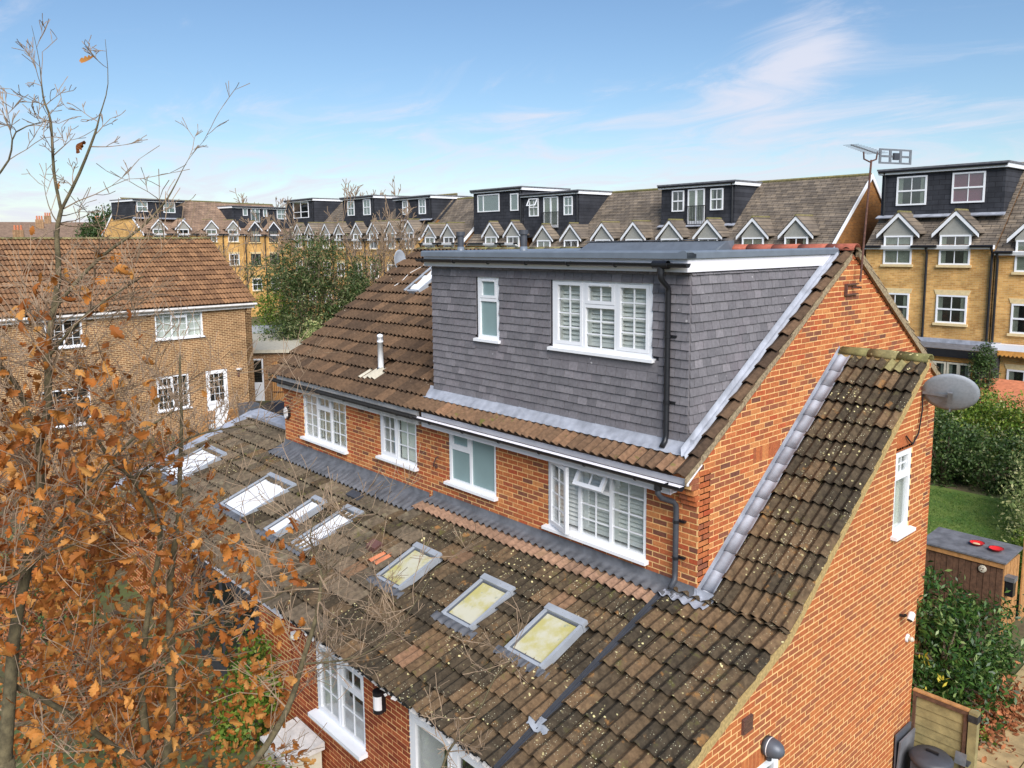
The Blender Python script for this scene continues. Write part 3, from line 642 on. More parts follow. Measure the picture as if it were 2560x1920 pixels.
fo, q = window(REA, H1, *rwin, [TX(r=(0, .5, 0, 1), sash=.04, nx=2, nz=3), TX(r=(.5, 1, .66, 1), sash=.045, nx=2), TX(r=(.5, 1, 0, .66), nx=2, nz=2)], back=('room_dark', 0.5), sill=.14, sh=.06, label='white window with thick sill in the extension wall')
fo, q = window(REA, H1, *rdoor, [TX(r=(0, .5, 0, 1), sash=.07), TX(r=(.5, 1, 0, 1), sash=.07)], back=('room_dark', 0.5), sill=0, name='patio_door', label='white double patio door under the eave')
# ---- eaves of the main roof
GY = -0.345
def eaves(root, x0, x1, inner, outer, wh='white_fascia', z=4.655, drop=0.0, br=6):
    m = MB(); m.box(x0, x1, -0.215, -0.195, z-0.02, z+0.225); m.build('fascia', wh, root)
    m = MB(); m.box(x0, x1, -0.194, 0.0-0.008, z-0.012, z-0.002); m.build('soffit', wh, root)
    o_, i_ = MB(), MB(); gutter(o_, i_, (x0-0.02, GY, z+0.165), (x1+0.03, GY, z+0.165-drop), 0.058)
    g = o_.build('gutter', outer, root, False); i_.build('gutter_lining', inner, g)
    for k in range(br):
        x = x0+(x1-x0)*(k+0.5)/br
        m = MB(); m.tube([(x, GY+0.062*math.cos(a), z+0.165-drop*(k+.5)/br+0.062*math.sin(a)) for a in [math.pi*(1+j/8) for j in range(9)]], 0.008, 5); m.build('gutter_bracket', outer, g)
eaves(H1, -5.46, -0.26, 'white_fascia', 'black_pvc', z=4.655, drop=0.0)  # white inside: reflection of the wet gutter put into the colour
m = MB(); m.box(-0.26, 0.0, -0.215, -0.20, 4.80, 4.885); m.build('fascia_end', 'white_fascia', H1)
o_, i_ = MB(), MB(); gutter(o_, i_, (-0.23, GY, 4.82), (0.0, GY, 4.82), 0.058); g = o_.build('gutter_end', 'black_pvc', H1); i_.build('gutter_lining', 'white_fascia', g)  # same white inside, painted as the wet reflection
# downpipe on the facade
X = -0.35; pipe(H1, [(X, GY, 4.77), (X, GY, 4.66), (X+.02, -0.30, 4.60), (X+.08, -0.14, 4.53), (X+.09, -0.10, 4.48), (X+.09, -0.09, 4.40), (X+.09, -0.09, 3.62), (X+.095, -0.10, 3.52), (X+.10, -0.20, 3.44)], 0.036, 'dark_grey')
for z in (4.27, 3.80):
    m = MB(); m.lathe([(0.042, -0.02), (0.042, 0.02)], (X+.09, -0.09, z)); m.box(X+.09, X+.19, -0.05, -0.01, z-0.014, z+0.014); m.build('pipe_clip', 'black_pvc', H1)
m = MB(); m.lathe([(0.05, -0.05), (0.05, 0.02)], (X, GY, 4.76)); m.build('gutter_outlet', 'black_pvc', H1)
# ---- main roof: sarking and tiles
SL = 0.649; cs_ = 1/math.hypot(1, SL); US = Vector((0, cs_, SL*cs_))
def zroof(y): return 5.09+SL*y
m = MB(); m.prism([(-5.5, -0.2, zroof(-.2)-.05), (-5.5, 3.8, zroof(3.8)-.05), (-5.5, 7.4, zroof(.2)-.05), (-5.5, 7.4, zroof(.2)-.12), (-5.5, 3.8, zroof(3.8)-.12), (-5.5, -0.2, zroof(-.2)-.12)], (5.5, 0, 0)); m.build('roof', 'tile_brown', H1)
TI = []
L0 = (3.8+.30)/cs_
m = MB(); rp = m
roofpart = [o for o in H1.children if o.name.startswith('roof')][-1]
TI += tile_roof((-5.55, -0.30, zroof(-.30)), (1, 0, 0), US, 5.55-.15, 0.343, 'tile_strip', roofpart, gauge=0.343, l=0.36)
TI += tile_roof((-0.145, -0.30, zroof(-.30)), (1, 0, 0), US, 0.17, L0-.02, 'tile_brown', roofpart, w=0.15, key='v', h=0.045)
# verge: cement bedding and white undercloak
m = MB(); m.prism([(0.002, -0.29, zroof(-.29)-.075), (0.002, 3.72, zroof(3.72)-.075), (0.002, 3.72, zroof(3.72)+.012), (0.002, -0.29, zroof(-.29)+.012)], (0.022, 0, 0)); m.build('verge_bedding', 'mortar_old', H1)
m = MB(); m.prism([(0.025, -0.285, zroof(-.285)-.085), (0.025, 0.02, zroof(.02)-.085), (0.025, .02, zroof(.02)-.07), (0.025, -0.285, zroof(-.285)-.06)], (0.008, 0, 0)); m.build('verge_trim', 'white_fascia', H1)
m = MB(); m.prism([(0.008, 3.86, 7.46), (0.008, 7.4, zroof(.2)-.10), (0.008, 7.4, zroof(.2)+.02), (0.008, 3.86, 7.60)], (0.05, 0, 0)); m.build('verge_board', 'mortar_old', H1)
TI += tile_roof((0.06, 7.45, zroof(.15)), (-1, 0, 0), Vector((0, -cs_, SL*cs_)), 2.1, L0-.54, 'tile_brown', roofpart, key='b')
# ---- single-storey lean-to roof and catslide over the side extension
zl = lambda y: 3.33+0.39*y
zu = lambda y: 3.33+0.78*y
cl = 1/math.hypot(1, .39); UL = Vector((0, cl, .39*cl)); cu = 1/math.hypot(1, .78); UU = Vector((0, cu, .78*cu))
m = MB(); m.prism([(-5.5, -2.8, zl(-2.8)-.05), (-5.5, 0, zl(0)-.05), (-5.5, 0, zl(0)-.14), (-5.5, -2.8, zl(-2.8)-.14)], (5.5+XW-.03, 0, 0)); m.prism([(0.01, 0, zu(0)-.05), (0.01, 3.5, zu(3.5)-.05), (0.01, 3.5, zu(3.5)-.14), (0.01, 0, zu(0)-.14)], (XW-.04, 0, 0))
lean = m.build('lean_to_roof', 'tile_lichen', H1)
SK1 = [(-4.52, -3.89), (-2.86, -2.23), (-1.56, -0.90)]
o1 = Vector((-5.55, -2.95, zl(-2.95)))
def sk_skip(a, s):
    x = -5.55+a; y = -2.95+s*cl
    return any(x0-0.02 < x < x1+0.02 and -1.74 < y < -1.0 for x0, x1 in SK1) or (-0.47 < x < -0.33 and False)
def sk_mat(a, s):
    x = -5.55+a; y = -2.95+s*cl
    if y > -0.42 and x < -0.45: return 'tile_fresh'
    if x < -4.3 and random.random() < .5: return 'tile_lichen_grey'
    if random.random() < 0.02: return 'tile_strip'
TI += tile_roof(o1, (1, 0, 0), UL, 5.55-.445, (2.95-.10)/cl, 'tile_lichen', lean, skip=sk_skip, matf=sk_mat)
TI += tile_roof(o1+Vector((5.55-.37, 0, 0)), (1, 0, 0), UL, XW+.02+.37, 2.95/cl, 'tile_lichen', lean, skip=None)
TI += tile_roof((0.21, 0.0, zu(0)), (1, 0, 0), UU, XW+.02-.21, 3.47/cu, 'tile_lichen', lean, matf=lambda a, s: 'ridge_moss' if s > 4.0 and random.random() < .5 else None)
pieces('roof_tile', TI, H1, 'roof_tiles', 300, smooth=False)
# lead soakers dressed over the tiles beside the gable
LV, LF = tile_geom(0.225, 0.36, 0.15, 8, 0.030, 0.010, 0.006)
B = slope_M((-0.005, -0.16, zu(-.16)+.03), (1, 0, 0), UU)
for k in range(int(3.62/cu/0.30)):
    me = shared(('soaker',), LV, LF, 'lead'); me.polygons.foreach_set('use_smooth', [True]*len(me.polygons)); link('lead_soaker', me, H1, B @ Matrix.Translation((random.uniform(-.004, .004), k*0.30, random.uniform(0, .004))))
m = MB(); m.prism([(0.008, -0.02, zu(-.02)+.0), (0.008, 3.46, zu(3.46)), (0.008, 3.46, zu(3.46)+.13), (0.008, -0.02, zu(-.02)+.13)], (0.012, 0, 0)); m.build('lead_upstand', 'lead', H1)
# flashing along the facade foot
def flashing(root, x0, x1, z1, y1, z2, mat='lead_dark', n=60, name='lead_flashing', ph=5.55, pt=.1494):
    V = []; F = []
    for i in range(n+1):
        x = x0+(x1-x0)*i/n; wob = 0.048*(.5-.5*math.cos(2*math.pi*(x+ph)/pt))**1.1; r_ = random.uniform(-.0015, .0015)
        V += [(x, -0.012, z1), (x, -0.02, z1-0.09+r_), (x, y1*0.6, (z1-.09)*.4+(z2+.05)*.6+r_), (x, y1+r_, z2+wob+.034)]
    for i in range(n):
        for j in range(3): F.append((i*4+j, i*4+j+1, i*4+4+j+1, i*4+4+j))
    m = MB(); m.add(V, F); return m.build(name, mat, root, True)
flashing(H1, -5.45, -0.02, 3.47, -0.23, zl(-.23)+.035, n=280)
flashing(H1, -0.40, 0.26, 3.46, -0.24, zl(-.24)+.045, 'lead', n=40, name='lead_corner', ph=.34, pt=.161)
# bonding gutter in the lean-to roof
m = MB(); Mx = slope_M((-0.475, -2.93, zl(-2.93)), (1, 0, 0), UL)
for (a, b_, h0, h1_) in ((.03, .105, 0.0, .030), (.03, .042, .03, .060), (.093, .105, .03, .055)): m.obox(Mx @ Vector((a, 0, h0)), Mx.to_3x3() @ Vector((b_-a, 0, 0)), Mx.to_3x3() @ Vector((0, 2.80/cl, 0)), Mx.to_3x3() @ Vector((0, 0, h1_-h0)))
m.build('bonding_gutter', 'dark_grey', H1)
m = MB(); Mp = slope_M((-0.52, -2.42, zl(-2.42)+.075), (1, 0, 0), UL)
g_ = [[Mp @ Vector((.30*i/6+.02*math.sin(j*2.1), .17*j/4+.015*math.sin(i*1.7), .03*math.sin(i*1.3+j)*.8)) for i in range(7)] for j in range(5)]
m.add([p for r_ in g_ for p in r_], [(j*7+i, j*7+i+1, j*7+i+8, j*7+i+7) for j in range(4) for i in range(6)]); m.build('lead_patch', 'velux_grey', H1, True)
# verge of the lean-to and catslide: cement fillet
m = MB()
pts = [(YE-.16, zl(YE-.16)), (0, 3.33), (3.5, zu(3.5))]
for (ya, za), (yb, zb) in zip(pts, pts[1:]): m.prism([(XW-.01, ya, za-.10), (XW-.01, yb, zb-.10), (XW-.01, yb, zb+.02), (XW-.01, ya, za+.02)], (.032, 0, 0))
m.build('verge_fillet', 'mortar_verge', H1)
ridge_caps(H1, (0.03, 3.52, zu(3.5)-.01), (XW+.03, 3.52, zu(3.5)-.01), 'ridge_moss', 0.125, 0.43)
m = MB(); m.box(0.0, XW-.02, 3.40, 3.60, 5.6, zu(3.5)+.0); m.build('ridge_bedding', 'mortar_verge', H1)
ridge_caps(H1, (-2.2, 3.8, 7.56), (0.06, 3.8, 7.56), 'ridge_red', 0.115, 0.45)
# ragged eave of the lean-to: white board, black felt and flaking paint
m = MB(); m.box(-5.35, XW, YE-.10, YE-.075, zl(YE-.09)-.15, zl(YE-.09)-.06); m.build('eave_board', 'white_fascia', H1)
m = MB()
for i in range(150):
    x = -5.5+6.7*i/150; m.obox((x, YE-.16+random.uniform(-.02, .02), zl(YE-.16)-.05), (.05, 0, 0), (0, .11, .03), (0, random.uniform(-.02, .02), .035+random.uniform(0, .03)))
tag(m.build('eave_felt', 'black_worn', H1), kind='stuff')
m = MB()
for i in range(60):
    x = -4.7+5.9*random.random(); m.obox((x, YE-.20+random.uniform(-.02, .02), zl(YE-.2)-.02+random.uniform(-.015, .02)), (random.uniform(.03, .1), random.uniform(-.02, .02), 0), (0, random.uniform(.02, .05), random.uniform(.0, .03)), (0, 0, .006))
tag(m.build('paint_flakes', 'white_dirty', H1), kind='stuff')
# ---- roof windows
def roof_window(root, o, A, U, a0, a1, s0, s1, pane, frame='velux_grey', apron='lead', blind=None, hgt=0.085, label=None, fw_=0.045, pt=.1494):
    B = slope_M(o, A, U); R3 = B.to_3x3()
    def bx(mb, a, b, s, t, h0, h1_): mb.obox(B @ Vector((a, s, h0)), R3 @ Vector((b-a, 0, 0)), R3 @ Vector((0, t-s, 0)), R3 @ Vector((0, 0, h1_-h0)))
    m = MB(); f = fw_; bx(m, a0, a0+f, s0, s1-.07, 0, hgt+.02); bx(m, a1-f, a1, s0, s1-.07, 0, hgt+.02); bx(m, a0+f, a1-f, s0, s0+f, 0, hgt); bx(m, a0-.01, a1+.01, s1-.10, s1, 0, hgt+.035)
    fo = m.build('roof_window', frame, root)
    if label: fo['label'] = label
    m = MB(); bx(m, a0+f, a1-f, s0+f, s1-.10, hgt-.035, hgt-.022); m.build('pane', pane, fo)
    m = MB()
    for (p, q, s, t) in ((a0+f, a0+f+.02, s0+f, s1-.1), (a1-f-.02, a1-f, s0+f, s1-.1), (a0+f+.02, a1-f-.02, s0+f, s0+f+.02), (a0+f+.02, a1-f-.02, s1-.12, s1-.10)): bx(m, p, q, s, t, hgt-.022, hgt-.004)
    m.build('glazing_bead', 'velux_dark', fo)
    if apron:
        V = []; F = []; n = 30; x0, x1 = a0-.13, a1+.13
        for i in range(n+1):
            x = x0+(x1-x0)*i/n; wv = .048*(0.5-0.5*math.cos(2*math.pi*x/pt))**1.1
            V += [B @ Vector((x, s0-.13, .060+wv)), B @ Vector((x, s0-.06, .066+wv*.7)), B @ Vector((x, s0+.01, .07))]
        for i in range(n): F += [(i*3, i*3+3, i*3+4, i*3+1), (i*3+1, i*3+4, i*3+5, i*3+2)]
        m = MB(); m.add(V, F); m.build('lead_apron', apron, fo, True)
    return fo
lab = ['roof window nearest the party line, pale frosted pane', 'middle roof window with yellow-green algae', 'roof window nearest the bonding gutter, yellow-green pane']
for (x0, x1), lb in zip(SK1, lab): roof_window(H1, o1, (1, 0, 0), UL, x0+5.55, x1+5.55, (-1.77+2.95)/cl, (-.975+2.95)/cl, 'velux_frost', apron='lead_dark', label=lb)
# vent cowl and fresh tile at the left of the lean-to
m = MB(); Mv = slope_M((-5.33, -1.44, zl(-1.44)+.06), (1, 0, 0), UL); R3 = Mv.to_3x3()
m.prism([Mv @ Vector(p) for p in ((0, -.02, 0), (.0, .17, .0), (.03, .16, .10), (.03, .0, .10))], R3 @ Vector((.26, 0, 0))); m.build('vent_cowl', 'cowl_brown', H1)
TVf, TFf = tile_geom(.29, .34, .145, 6); link('fresh_tile', shared(('fresh',), TVf, TFf, 'terracotta'), H1, slope_M((-5.0, -1.62, zl(-1.62)+.03), (1, 0, 0), UL))
# ---- the loft dormer
XD, YD = -0.25, 0.11
DF = Plane((0, YD, 0), (1, 0, 0), (0, -1, 0)); DS = Plane((XD, 0, 0), (0, 1, 0), (1, 0, 0))
dw = [(-4.287, -3.779, 6.22, 7.22), (-2.608, -0.816, 6.23, 7.225)]
m = MB(); slab(m, DF, [rect(-5.476, XD-.002, 5.08, 7.5)], dw, -.2, -.012); slab(m, DS, [[(YD+.012, 5.15), (3.6, 7.43), (3.6, 7.5), (YD+.012, 7.5)]], [], -.2, -.012)
m.box(-5.476, -5.38, YD+.2, 3.6, 5.2, 7.5); dorm = m.build('dormer', 'slate_backing', H1); dorm['label'] = 'box dormer hung with grey plain tiles'
SLT = []
def slates(pl, a0, a1, z0, z1, holes, low=None, off=0.0, g=0.1145, w=0.174, skirts=()):
    rows = int((z1-z0)/g)+1
    for k in range(rows):
        z = z0+k*g; zt = min(z+.20, z1+.02); zm = z+g*.5
        cuts = sorted((h[0], h[1]) for h in holes if h[2]-.0 < zm < h[3])
        j = -1
        x = a0-(w/2 if k % 2 else 0)+off
        while x < a1:
            segs = [(max(x, a0), min(x+w-.007, a1))]; x += w
            for c0, c1 in cuts:
                ns = []
                for s0, s1 in segs:
                    if c1 <= s0 or c0 >= s1: ns.append((s0, s1)); continue
                    if c0-s0 > .02: ns.append((s0, c0))
                    if s1-c1 > .02: ns.append((c1, s1))
                segs = ns
            for s0, s1 in segs:
                if s1-s0 < .015: continue
                if low and zm < low((s0+s1)/2): continue
                W_ = s1-s0; dz = random.uniform(-.003, .003); full = abs(W_-(w-.007)) < 1e-6 and zt-z > .199
                V = [(0, 0, .036), (W_, 0, .036), (W_, zt-z, .004), (0, zt-z, .004), (0, 0, .020), (W_, 0, .020), (W_, zt-z, -.008), (0, zt-z, -.008)]
                F = [(0, 1, 2, 3), (4, 5, 1, 0), (5, 6, 2, 1), (7, 4, 0, 3)]
                M = pl.M(s0, z+dz, random.uniform(-.002, .002)) @ Matrix.Rotation(random.uniform(-.008, .008), 4, 'Z')
                SLT.append((('slate',) if full else ('slate', round(W_, 3), round(zt-z, 3)), V, F, M, 'slate_tile', dorm, M @ Vector((W_/2, .06, 0))))
ap = [(h[0]-.10, h[1]+(.02 if i == 1 else .02), h[2]-.10-.06, h[2]) for i, h in enumerate(dw)]
slates(DF, -5.49, XD+.012, 5.13, 7.34, [(h[0]-.03, h[1]+.01, h[2]-.01, h[3]) for h in dw]+[(-4.36, -3.79, 6.04, 6.22), (-2.68, -.70, 6.04, 6.23)])
slates(DS, YD-.012, 3.6, 5.13, 7.34, [], low=lambda y: zroof(y)+.06)
pieces('hung_tile', SLT, H1, 'hung_tiles', 300)
# lead aprons under the dormer windows, jamb strips
for a_ in ((-4.36, -3.79, 6.06, 6.20), (-2.68, -.70, 6.06, 6.215)): m = MB(); pbox(m, DF, *a_, .004, .022); m.build('window_apron', 'slate_tile', H1)
for h in dw: m = MB(); pbox(m, DF, h[0]-.035, h[0]-.002, h[2], h[3]+.01, -.01, .012); m.build('window_jamb', 'slate_backing', H1)
window(DF, H1, *dw[0], [TX(r=(0, 1, .63, 1), sash=.045, pane='frost_teal', vent=1), TX(r=(0, 1, 0, .63), pane='frost_teal')], back=None, d=-.01, sill=.08, label='narrow frosted dormer window')
fo, q = window(DF, H1, *dw[1], [TX(r=(0, .33, 0, 1), sash=.05, nx=2, nz=4), TX(r=(.33, .67, .64, 1), sash=.05, nx=2, vent=1), TX(r=(.33, .67, 0, .64), nx=2, nz=3), TX(r=(.67, 1, 0, 1), sash=.05, nx=2, nz=4)], back=('blind_white', 0.20), d=-.01, sill=.08, label='wide white dormer window with shutters behind')
shutters(DF, fo, (dw[1][0]+.06, dw[1][1]-.06, dw[1][2]+.06, dw[1][3]-.06), -0.11, cols=3, tilt=.0315)
# flat roof, fascia, gutter
m = MB(); m.box(-5.54, -0.205, -0.03, -0.005, 7.345, 7.505); m.box(-0.225, -0.20, -0.004, 3.5, 7.345, 7.505); m.box(-5.54, -5.515, -0.004, 3.5, 7.345, 7.505); m.build('dormer_fascia', 'white_fascia', H1)
m = MB(); m.box(-5.51, -0.23, -0.004, YD+.02, 7.352, 7.362); m.box(XD-.01, -0.226, YD+.02, 3.4, 7.352, 7.362); m.build('dormer_soffit', 'white_fascia', H1)
m = MB(); ED = [(-0.05, 0), (-0.05, .07), (-.03, .09), (.0, .095), (.05, .085), (.10, .06), (.14, .055), (.14, 0)]
X0, X1, Y0, Y1 = -5.535, -0.17, -0.095, 3.72
m.box(X0+.1, X1-.1, Y0+.1, Y1, 7.515, 7.56)
for poly, ext in (([(X0, Y0+d+.05, 7.506+z) for d, z in ED], (X1-X0, 0, 0)), ([(X1-d-.05, Y0-.001, 7.5075+z) for d, z in ED], (0, Y1-Y0, 0)), ([(X0+d+.05, Y0+.02, 7.5055+z) for d, z in ED], (0, Y1-Y0-.02, 0))): m.prism(poly, ext)
m.build('flat_roof', 'grp_grey', H1)
m = MB(); m.prism([(-5.18, 3.35, 7.555), (-5.05, 3.55, 7.72), (-5.05, 3.75, 7.725), (-5.05, 3.75, 7.5), (-5.18, 3.35, 7.5)], (3.05, 0, .0)); m.build('roof_upstand', 'grp_edge', H1)
m = MB(); m.obox((-5.15, 3.52, 7.72), (3.1, 0, .02), (0, .3, 0), (0, 0, .012)); m.build('upstand_capping', 'lead_dark', H1)
o_, i_ = MB(), MB(); gutter(o_, i_, (-5.60, -0.12, 7.462), (-0.13, -0.12, 7.446), 0.046); g = o_.build('dormer_gutter', 'black_pvc', H1); i_.build('gutter_lining', 'black_pvc', g)
for k in range(7):
    x = -5.45+k*.84; z = 7.462-.016*(x+5.60)/5.4
    m = MB(); m.tube([(x, -.12+.052*math.cos(a), z+.052*math.sin(a)) for a in [math.pi*(.95+j/8*1.1) for j in range(9)]], .009, 5); m.build('gutter_bracket', 'black_pvc', g)
m = MB(); m.lathe([(.052, -.11), (.052, .11)], (-0.53, -.12, 7.435), (1, 0, 0), 12); m.lathe([(.045, -.10), (.045, 0)], (-0.53, -.12, 7.425)); m.build('gutter_outlet', 'black_pvc', H1, True)
xp = -0.53
pipe(H1, [(-0.53, -.12, 7.40), (-0.53, -.12, 7.31), (-0.53, -.115, 7.27), (-0.53, -.09, 7.235), (-0.53, .0, 7.17), (xp, .03, 7.14), (xp, .037, 7.10), (xp, .037, 5.30), (xp, .015, 5.22), (xp, -.05, 5.15)], 0.037, 'black_pvc')
for z in (6.55, 5.72):
    m = MB(); m.lathe([(.043, -.02), (.043, .02)], (xp, .035, z)); m.box(xp, xp+.11, .06, .085, z-.013, z+.013); m.build('pipe_clip', 'black_pvc', H1)
# lead apron at the dormer foot and along its right cheek
V = []; F = []; n = 330
for i in range(n+1):
    x = -5.60+(5.60-.14)*i/n; wv = .046*(.5-.5*math.cos(2*math.pi*(x+5.55)/.15))**1.1; r_ = random.uniform(-.003, .003)
    V += [(x, YD-.02, 5.29), (x, YD-.035, zroof(YD)+.075+r_), (x, .03, zroof(.03)+.085+wv*.04), (x, -.075+r_*2, zroof(-.075)+.066+wv*.22)]
for i in range(n):
    for j in range(3): F.append((i*4+j, i*4+j+1, i*4+4+j+1, i*4+4+j))
m = MB(); m.add(V, F); m.build('dormer_apron', 'lead', H1, True)
V = []; F = []; n = 70
for i in range(n+1):
    y = -.10+(3.62+.10)*i/n; r_ = .005*math.sin(i*.7)+random.uniform(-.002, .002)
    V += [(XD+.047, y, zroof(y)+.19), (XD+.052, y, zroof(y)+.085), (XD+.075, y, zroof(y)+.09+r_*.3), (XD+.105+r_, y, zroof(y)+.105+r_*.5), (XD+.118+r_, y, zroof(y)+.06)]
for i in range(n):
    for j in range(4): F.append((i*5+j+1, i*5+j, i*5+5+j, i*5+5+j+1))
m = MB(); m.add(V, F); m.build('cheek_flashing', 'lead', H1, True)
# soil vent pipes on the flat roof
for x in (-4.89, -3.372):
    m = MB(); m.lathe([(.06, 0), (.055, .10), (.05, .10)], (x, .25, 7.56)); m.build('pipe_collar', 'grp_grey', H1, True)
    m = MB(); m.lathe([(.0, .10), (.052, .10), (.052, .28), (.072, .28), (.072, .345), (.0, .345)], (x, .25, 7.56)); m.build('vent_pipe', 'dark_grey', H1)
# ================================================================ attached neighbour
H2 = thing('attached_house', (-8.3, 3.8, GZ), 'attached brick house with dark brown tiled roof and white flue pipe', 'house')
h2w = [(-10.13, -8.344, 3.61, 4.66), (-7.109, -5.926, 3.767, 4.66)]
m = MB(); slab(m, FAC, [rect(-11.03, -5.502, 2.4, 4.9)], h2w, -.25, 0.0); w2 = m.build('rear_facade', 'mortar_new', H2)
B2 = bricks(FAC, [rect(-11.03, -5.505, 3.1, 4.70)], h2w, 'brick_red', w2, z0=3.525, off=-5.505-.225*30)
m = MB(); items = []
for k in range(5):
    z = 4.50+k*.075; y = -.035*(k+1)
    V, F = piece_prism(Plane((-11.03, 0, 0), (0, 1, 0), (1, 0, 0)), [(y, z), (0.0, z), (0.0, z+.065), (y, z+.065)], 0.0, .225); B2.append((None, V, F, None, 'brick_red', w2, Vector((-10.9, y, z))))
pieces('brick', B2, H2, 'brickwork', 300)
m = MB(); G2 = Plane((-11.03, 0, 0), (0, -1, 0), (-1, 0, 0)); slab(m, G2, [[(-7.6, GZ), (-.002, GZ), (-.002, 5.02), (-3.8, 7.48), (-7.6, 5.02)]], [], -.25, 0); m.box(-11.02, -5.5, 7.35, 7.6, GZ, 5.0); m.build('gable_wall', 'brick_plain_side', H2)
fo, q = window(FAC, H2, *h2w[0], [TX(r=(0, .32, 0, 1), nx=2, nz=4), TX(r=(.32, .66, .70, 1), sash=.04, nx=2), TX(r=(.32, .66, 0, .70), nx=2, nz=3), TX(r=(.66, 1, 0, 1), nx=2, nz=4)], back=('curtain', .30), label='white window with louvred shutters ajar')
shutters(FAC, fo, (q[0][0]+(q[0][1]-q[0][0])*.55, q[0][1], q[0][2], q[0][3]), -.15, cols=1, post=.01, tilt=.004); shutters(FAC, fo, (q[2][0]+(q[2][1]-q[2][0])*.5, q[2][1], q[2][2], q[1][3]), -.15, cols=1, post=.01, tilt=.004); shutters(FAC, fo, (q[3][0]+(q[3][1]-q[3][0])*.5, q[3][1], q[3][2], q[3][3]), -.15, cols=1, post=.01, tilt=.004)
fo, q = window(FAC, H2, *h2w[1], [TX(r=(0, .46, 0, 1), sash=.045, nx=2, nz=3), TX(r=(.46, 1, 0, 1), nx=2, nz=3)], back=('room_dark', .30), label='white two-light window with one blind drawn')
m = MB(); pbox(m, FAC, q[1][0], q[1][1], q[1][2], q[1][3], -.10, -.09); m.build('roller_blind', 'blind_white', fo)
m = MB(); pbox(m, FAC, q[0][0]+.17, q[0][0]+.34, q[0][2]+.02, q[0][2]+.30, -.2, -.16); m.build('window_clutter', 'blue_thing', fo)
eaves(H2, -10.9, -5.55, 'black_worn', 'black_worn', 'white_dirty', z=4.655)
m = MB(); m.prism([(-11.1, -0.2, zroof(-.2)-.05), (-11.1, 3.8, zroof(3.8)-.05), (-11.1, 7.7, zroof(-.1)-.05), (-11.1, 7.7, zroof(-.1)-.12), (-11.1, 3.8, zroof(3.8)-.12), (-11.1, -0.2, zroof(-.2)-.12)], (5.6, 0, 0)); roof2 = m.build('roof', 'tile_brown', H2)
T2 = tile_roof((-11.13, -0.32, zroof(-.32)), (1, 0, 0), US, 11.13-5.55, (3.8+.32)/cs_, 'tile_brown', roof2, skip=lambda a, s: (-9.5 < -11.13+a < -8.95 and 2.36 < -.32+s*cs_ < 3.25) or (-7.75 < -11.13+a < -7.4 and .12 < -.32+s*cs_ < .4))
roof_window(H2, (-11.13, -.32, zroof(-.32)), (1, 0, 0), US, 1.60, 2.18, (2.32+.32)/cs_, (3.30+.32)/cs_, 'sky_white', frame='velux_grey', apron=None, label='roof window beside the dormer', hgt=.10)
TV, TF = tile_geom(.30, .36, .15, 6); Mt = slope_M((-7.83, .02, zroof(.02)+.012), (1, 0, 0), US)
for k in range(2): link('pale_tile', shared(('pale', k), TV, TF, 'concrete'), H2, Mt @ Matrix.Translation((.27*k, .04*k, .01*k)))
m = MB(); m.lathe([(.0, 0), (.085, 0), (.075, .10), (.062, .10)], (-7.53, .33, zroof(.3)-.02)); m.build('flue_collar', 'dark_grey', H2, True)
m = MB(); m.lathe([(.056, .05), (.056, .56), (.06, .56), (.06, .60), (.052, .60), (.052, .66), (.06, .665), (.055, .71), (.0, .73)], (-7.53, .33, zroof(.3)), n=18); m.build('flue_pipe', 'white_upvc', H2, True)
m = MB()
for k in range(10):
    a = 2*math.pi*k/10; m.box(-7.53+.054*math.cos(a)-.006, -7.53+.054*math.cos(a)+.006, .33+.054*math.sin(a)-.006, .33+.054*math.sin(a)+.006, zroof(.3)+.60, zroof(.3)+.66)
m.build('flue_slots', 'dark_grey', H2)
m = MB(); m.tube([(-10.2, 2.38, zroof(2.38)+.08), (-10.1, 2.6, zroof(2.6)+.075), (-10.16, 2.85, zroof(2.85)+.085), (-10.0, 3.1, zroof(3.1)+.08), (-9.95, 3.4, zroof(3.4)+.08)], .010, 5); m.build('aerial_cable', 'white_dirty', H2)
ridge_caps(H2, (-11.1, 3.8, 7.545), (-5.6, 3.8, 7.545), 'ridge_moss', .10, .45)
m = MB(); m.prism([(-11.15, -.3, zroof(-.3)-.08), (-11.15, 3.8, zroof(3.8)-.08), (-11.15, 3.8, zroof(3.8)+.01), (-11.15, -.3, zroof(-.3)+.01)], (.03, 0, 0)); m.build('verge_bedding', 'mortar_old', H2)
# its lean-to
zn = lambda y: 3.20+.36*y
cn_ = 1/math.hypot(1, .36); UN = Vector((0, cn_, .36*cn_))
oN = Vector((-14.0, -2.95, zn(-2.95)))
m = MB(); m.prism([(-13.9, -2.8, zn(-2.8)-.05), (-13.9, -.02, zn(0)-.05), (-13.9, -.02, zn(0)-.14), (-13.9, -2.8, zn(-2.8)-.14)], (13.9-5.58, 0, 0)); m.prism([(-13.9, -.02, zn(-.02)-.05), (-13.9, .45, zn(.45)-.05), (-13.9, .45, zn(.45)-.14), (-13.9, -.02, zn(-.02)-.14)], (2.86, 0, 0)); lean2 = m.build('lean_to_roof', 'tile_lichen_grey', H2)
SK2 = [(-13.38, -12.24, -2.0, -.85), (-10.0, -8.88, -1.95, -.83), (-8.0, -7.56, -1.95, -.88), (-7.0, -6.45, -1.92, -.77)]
def skN(a, s):
    x = -14.0+a; y = -2.95+s*cn_
    return any(x0-.03 < x < x1+.03 and y0+.1 < y < y1-.1 for x0, x1, y0, y1 in SK2)
T2 += tile_roof(oN, (1, 0, 0), UN, 14.0-5.62, (2.95-.33)/cn_, 'tile_lichen_grey', lean2, skip=skN, matf=lambda a, s: 'tile_lichen' if random.random() < .25 else None)
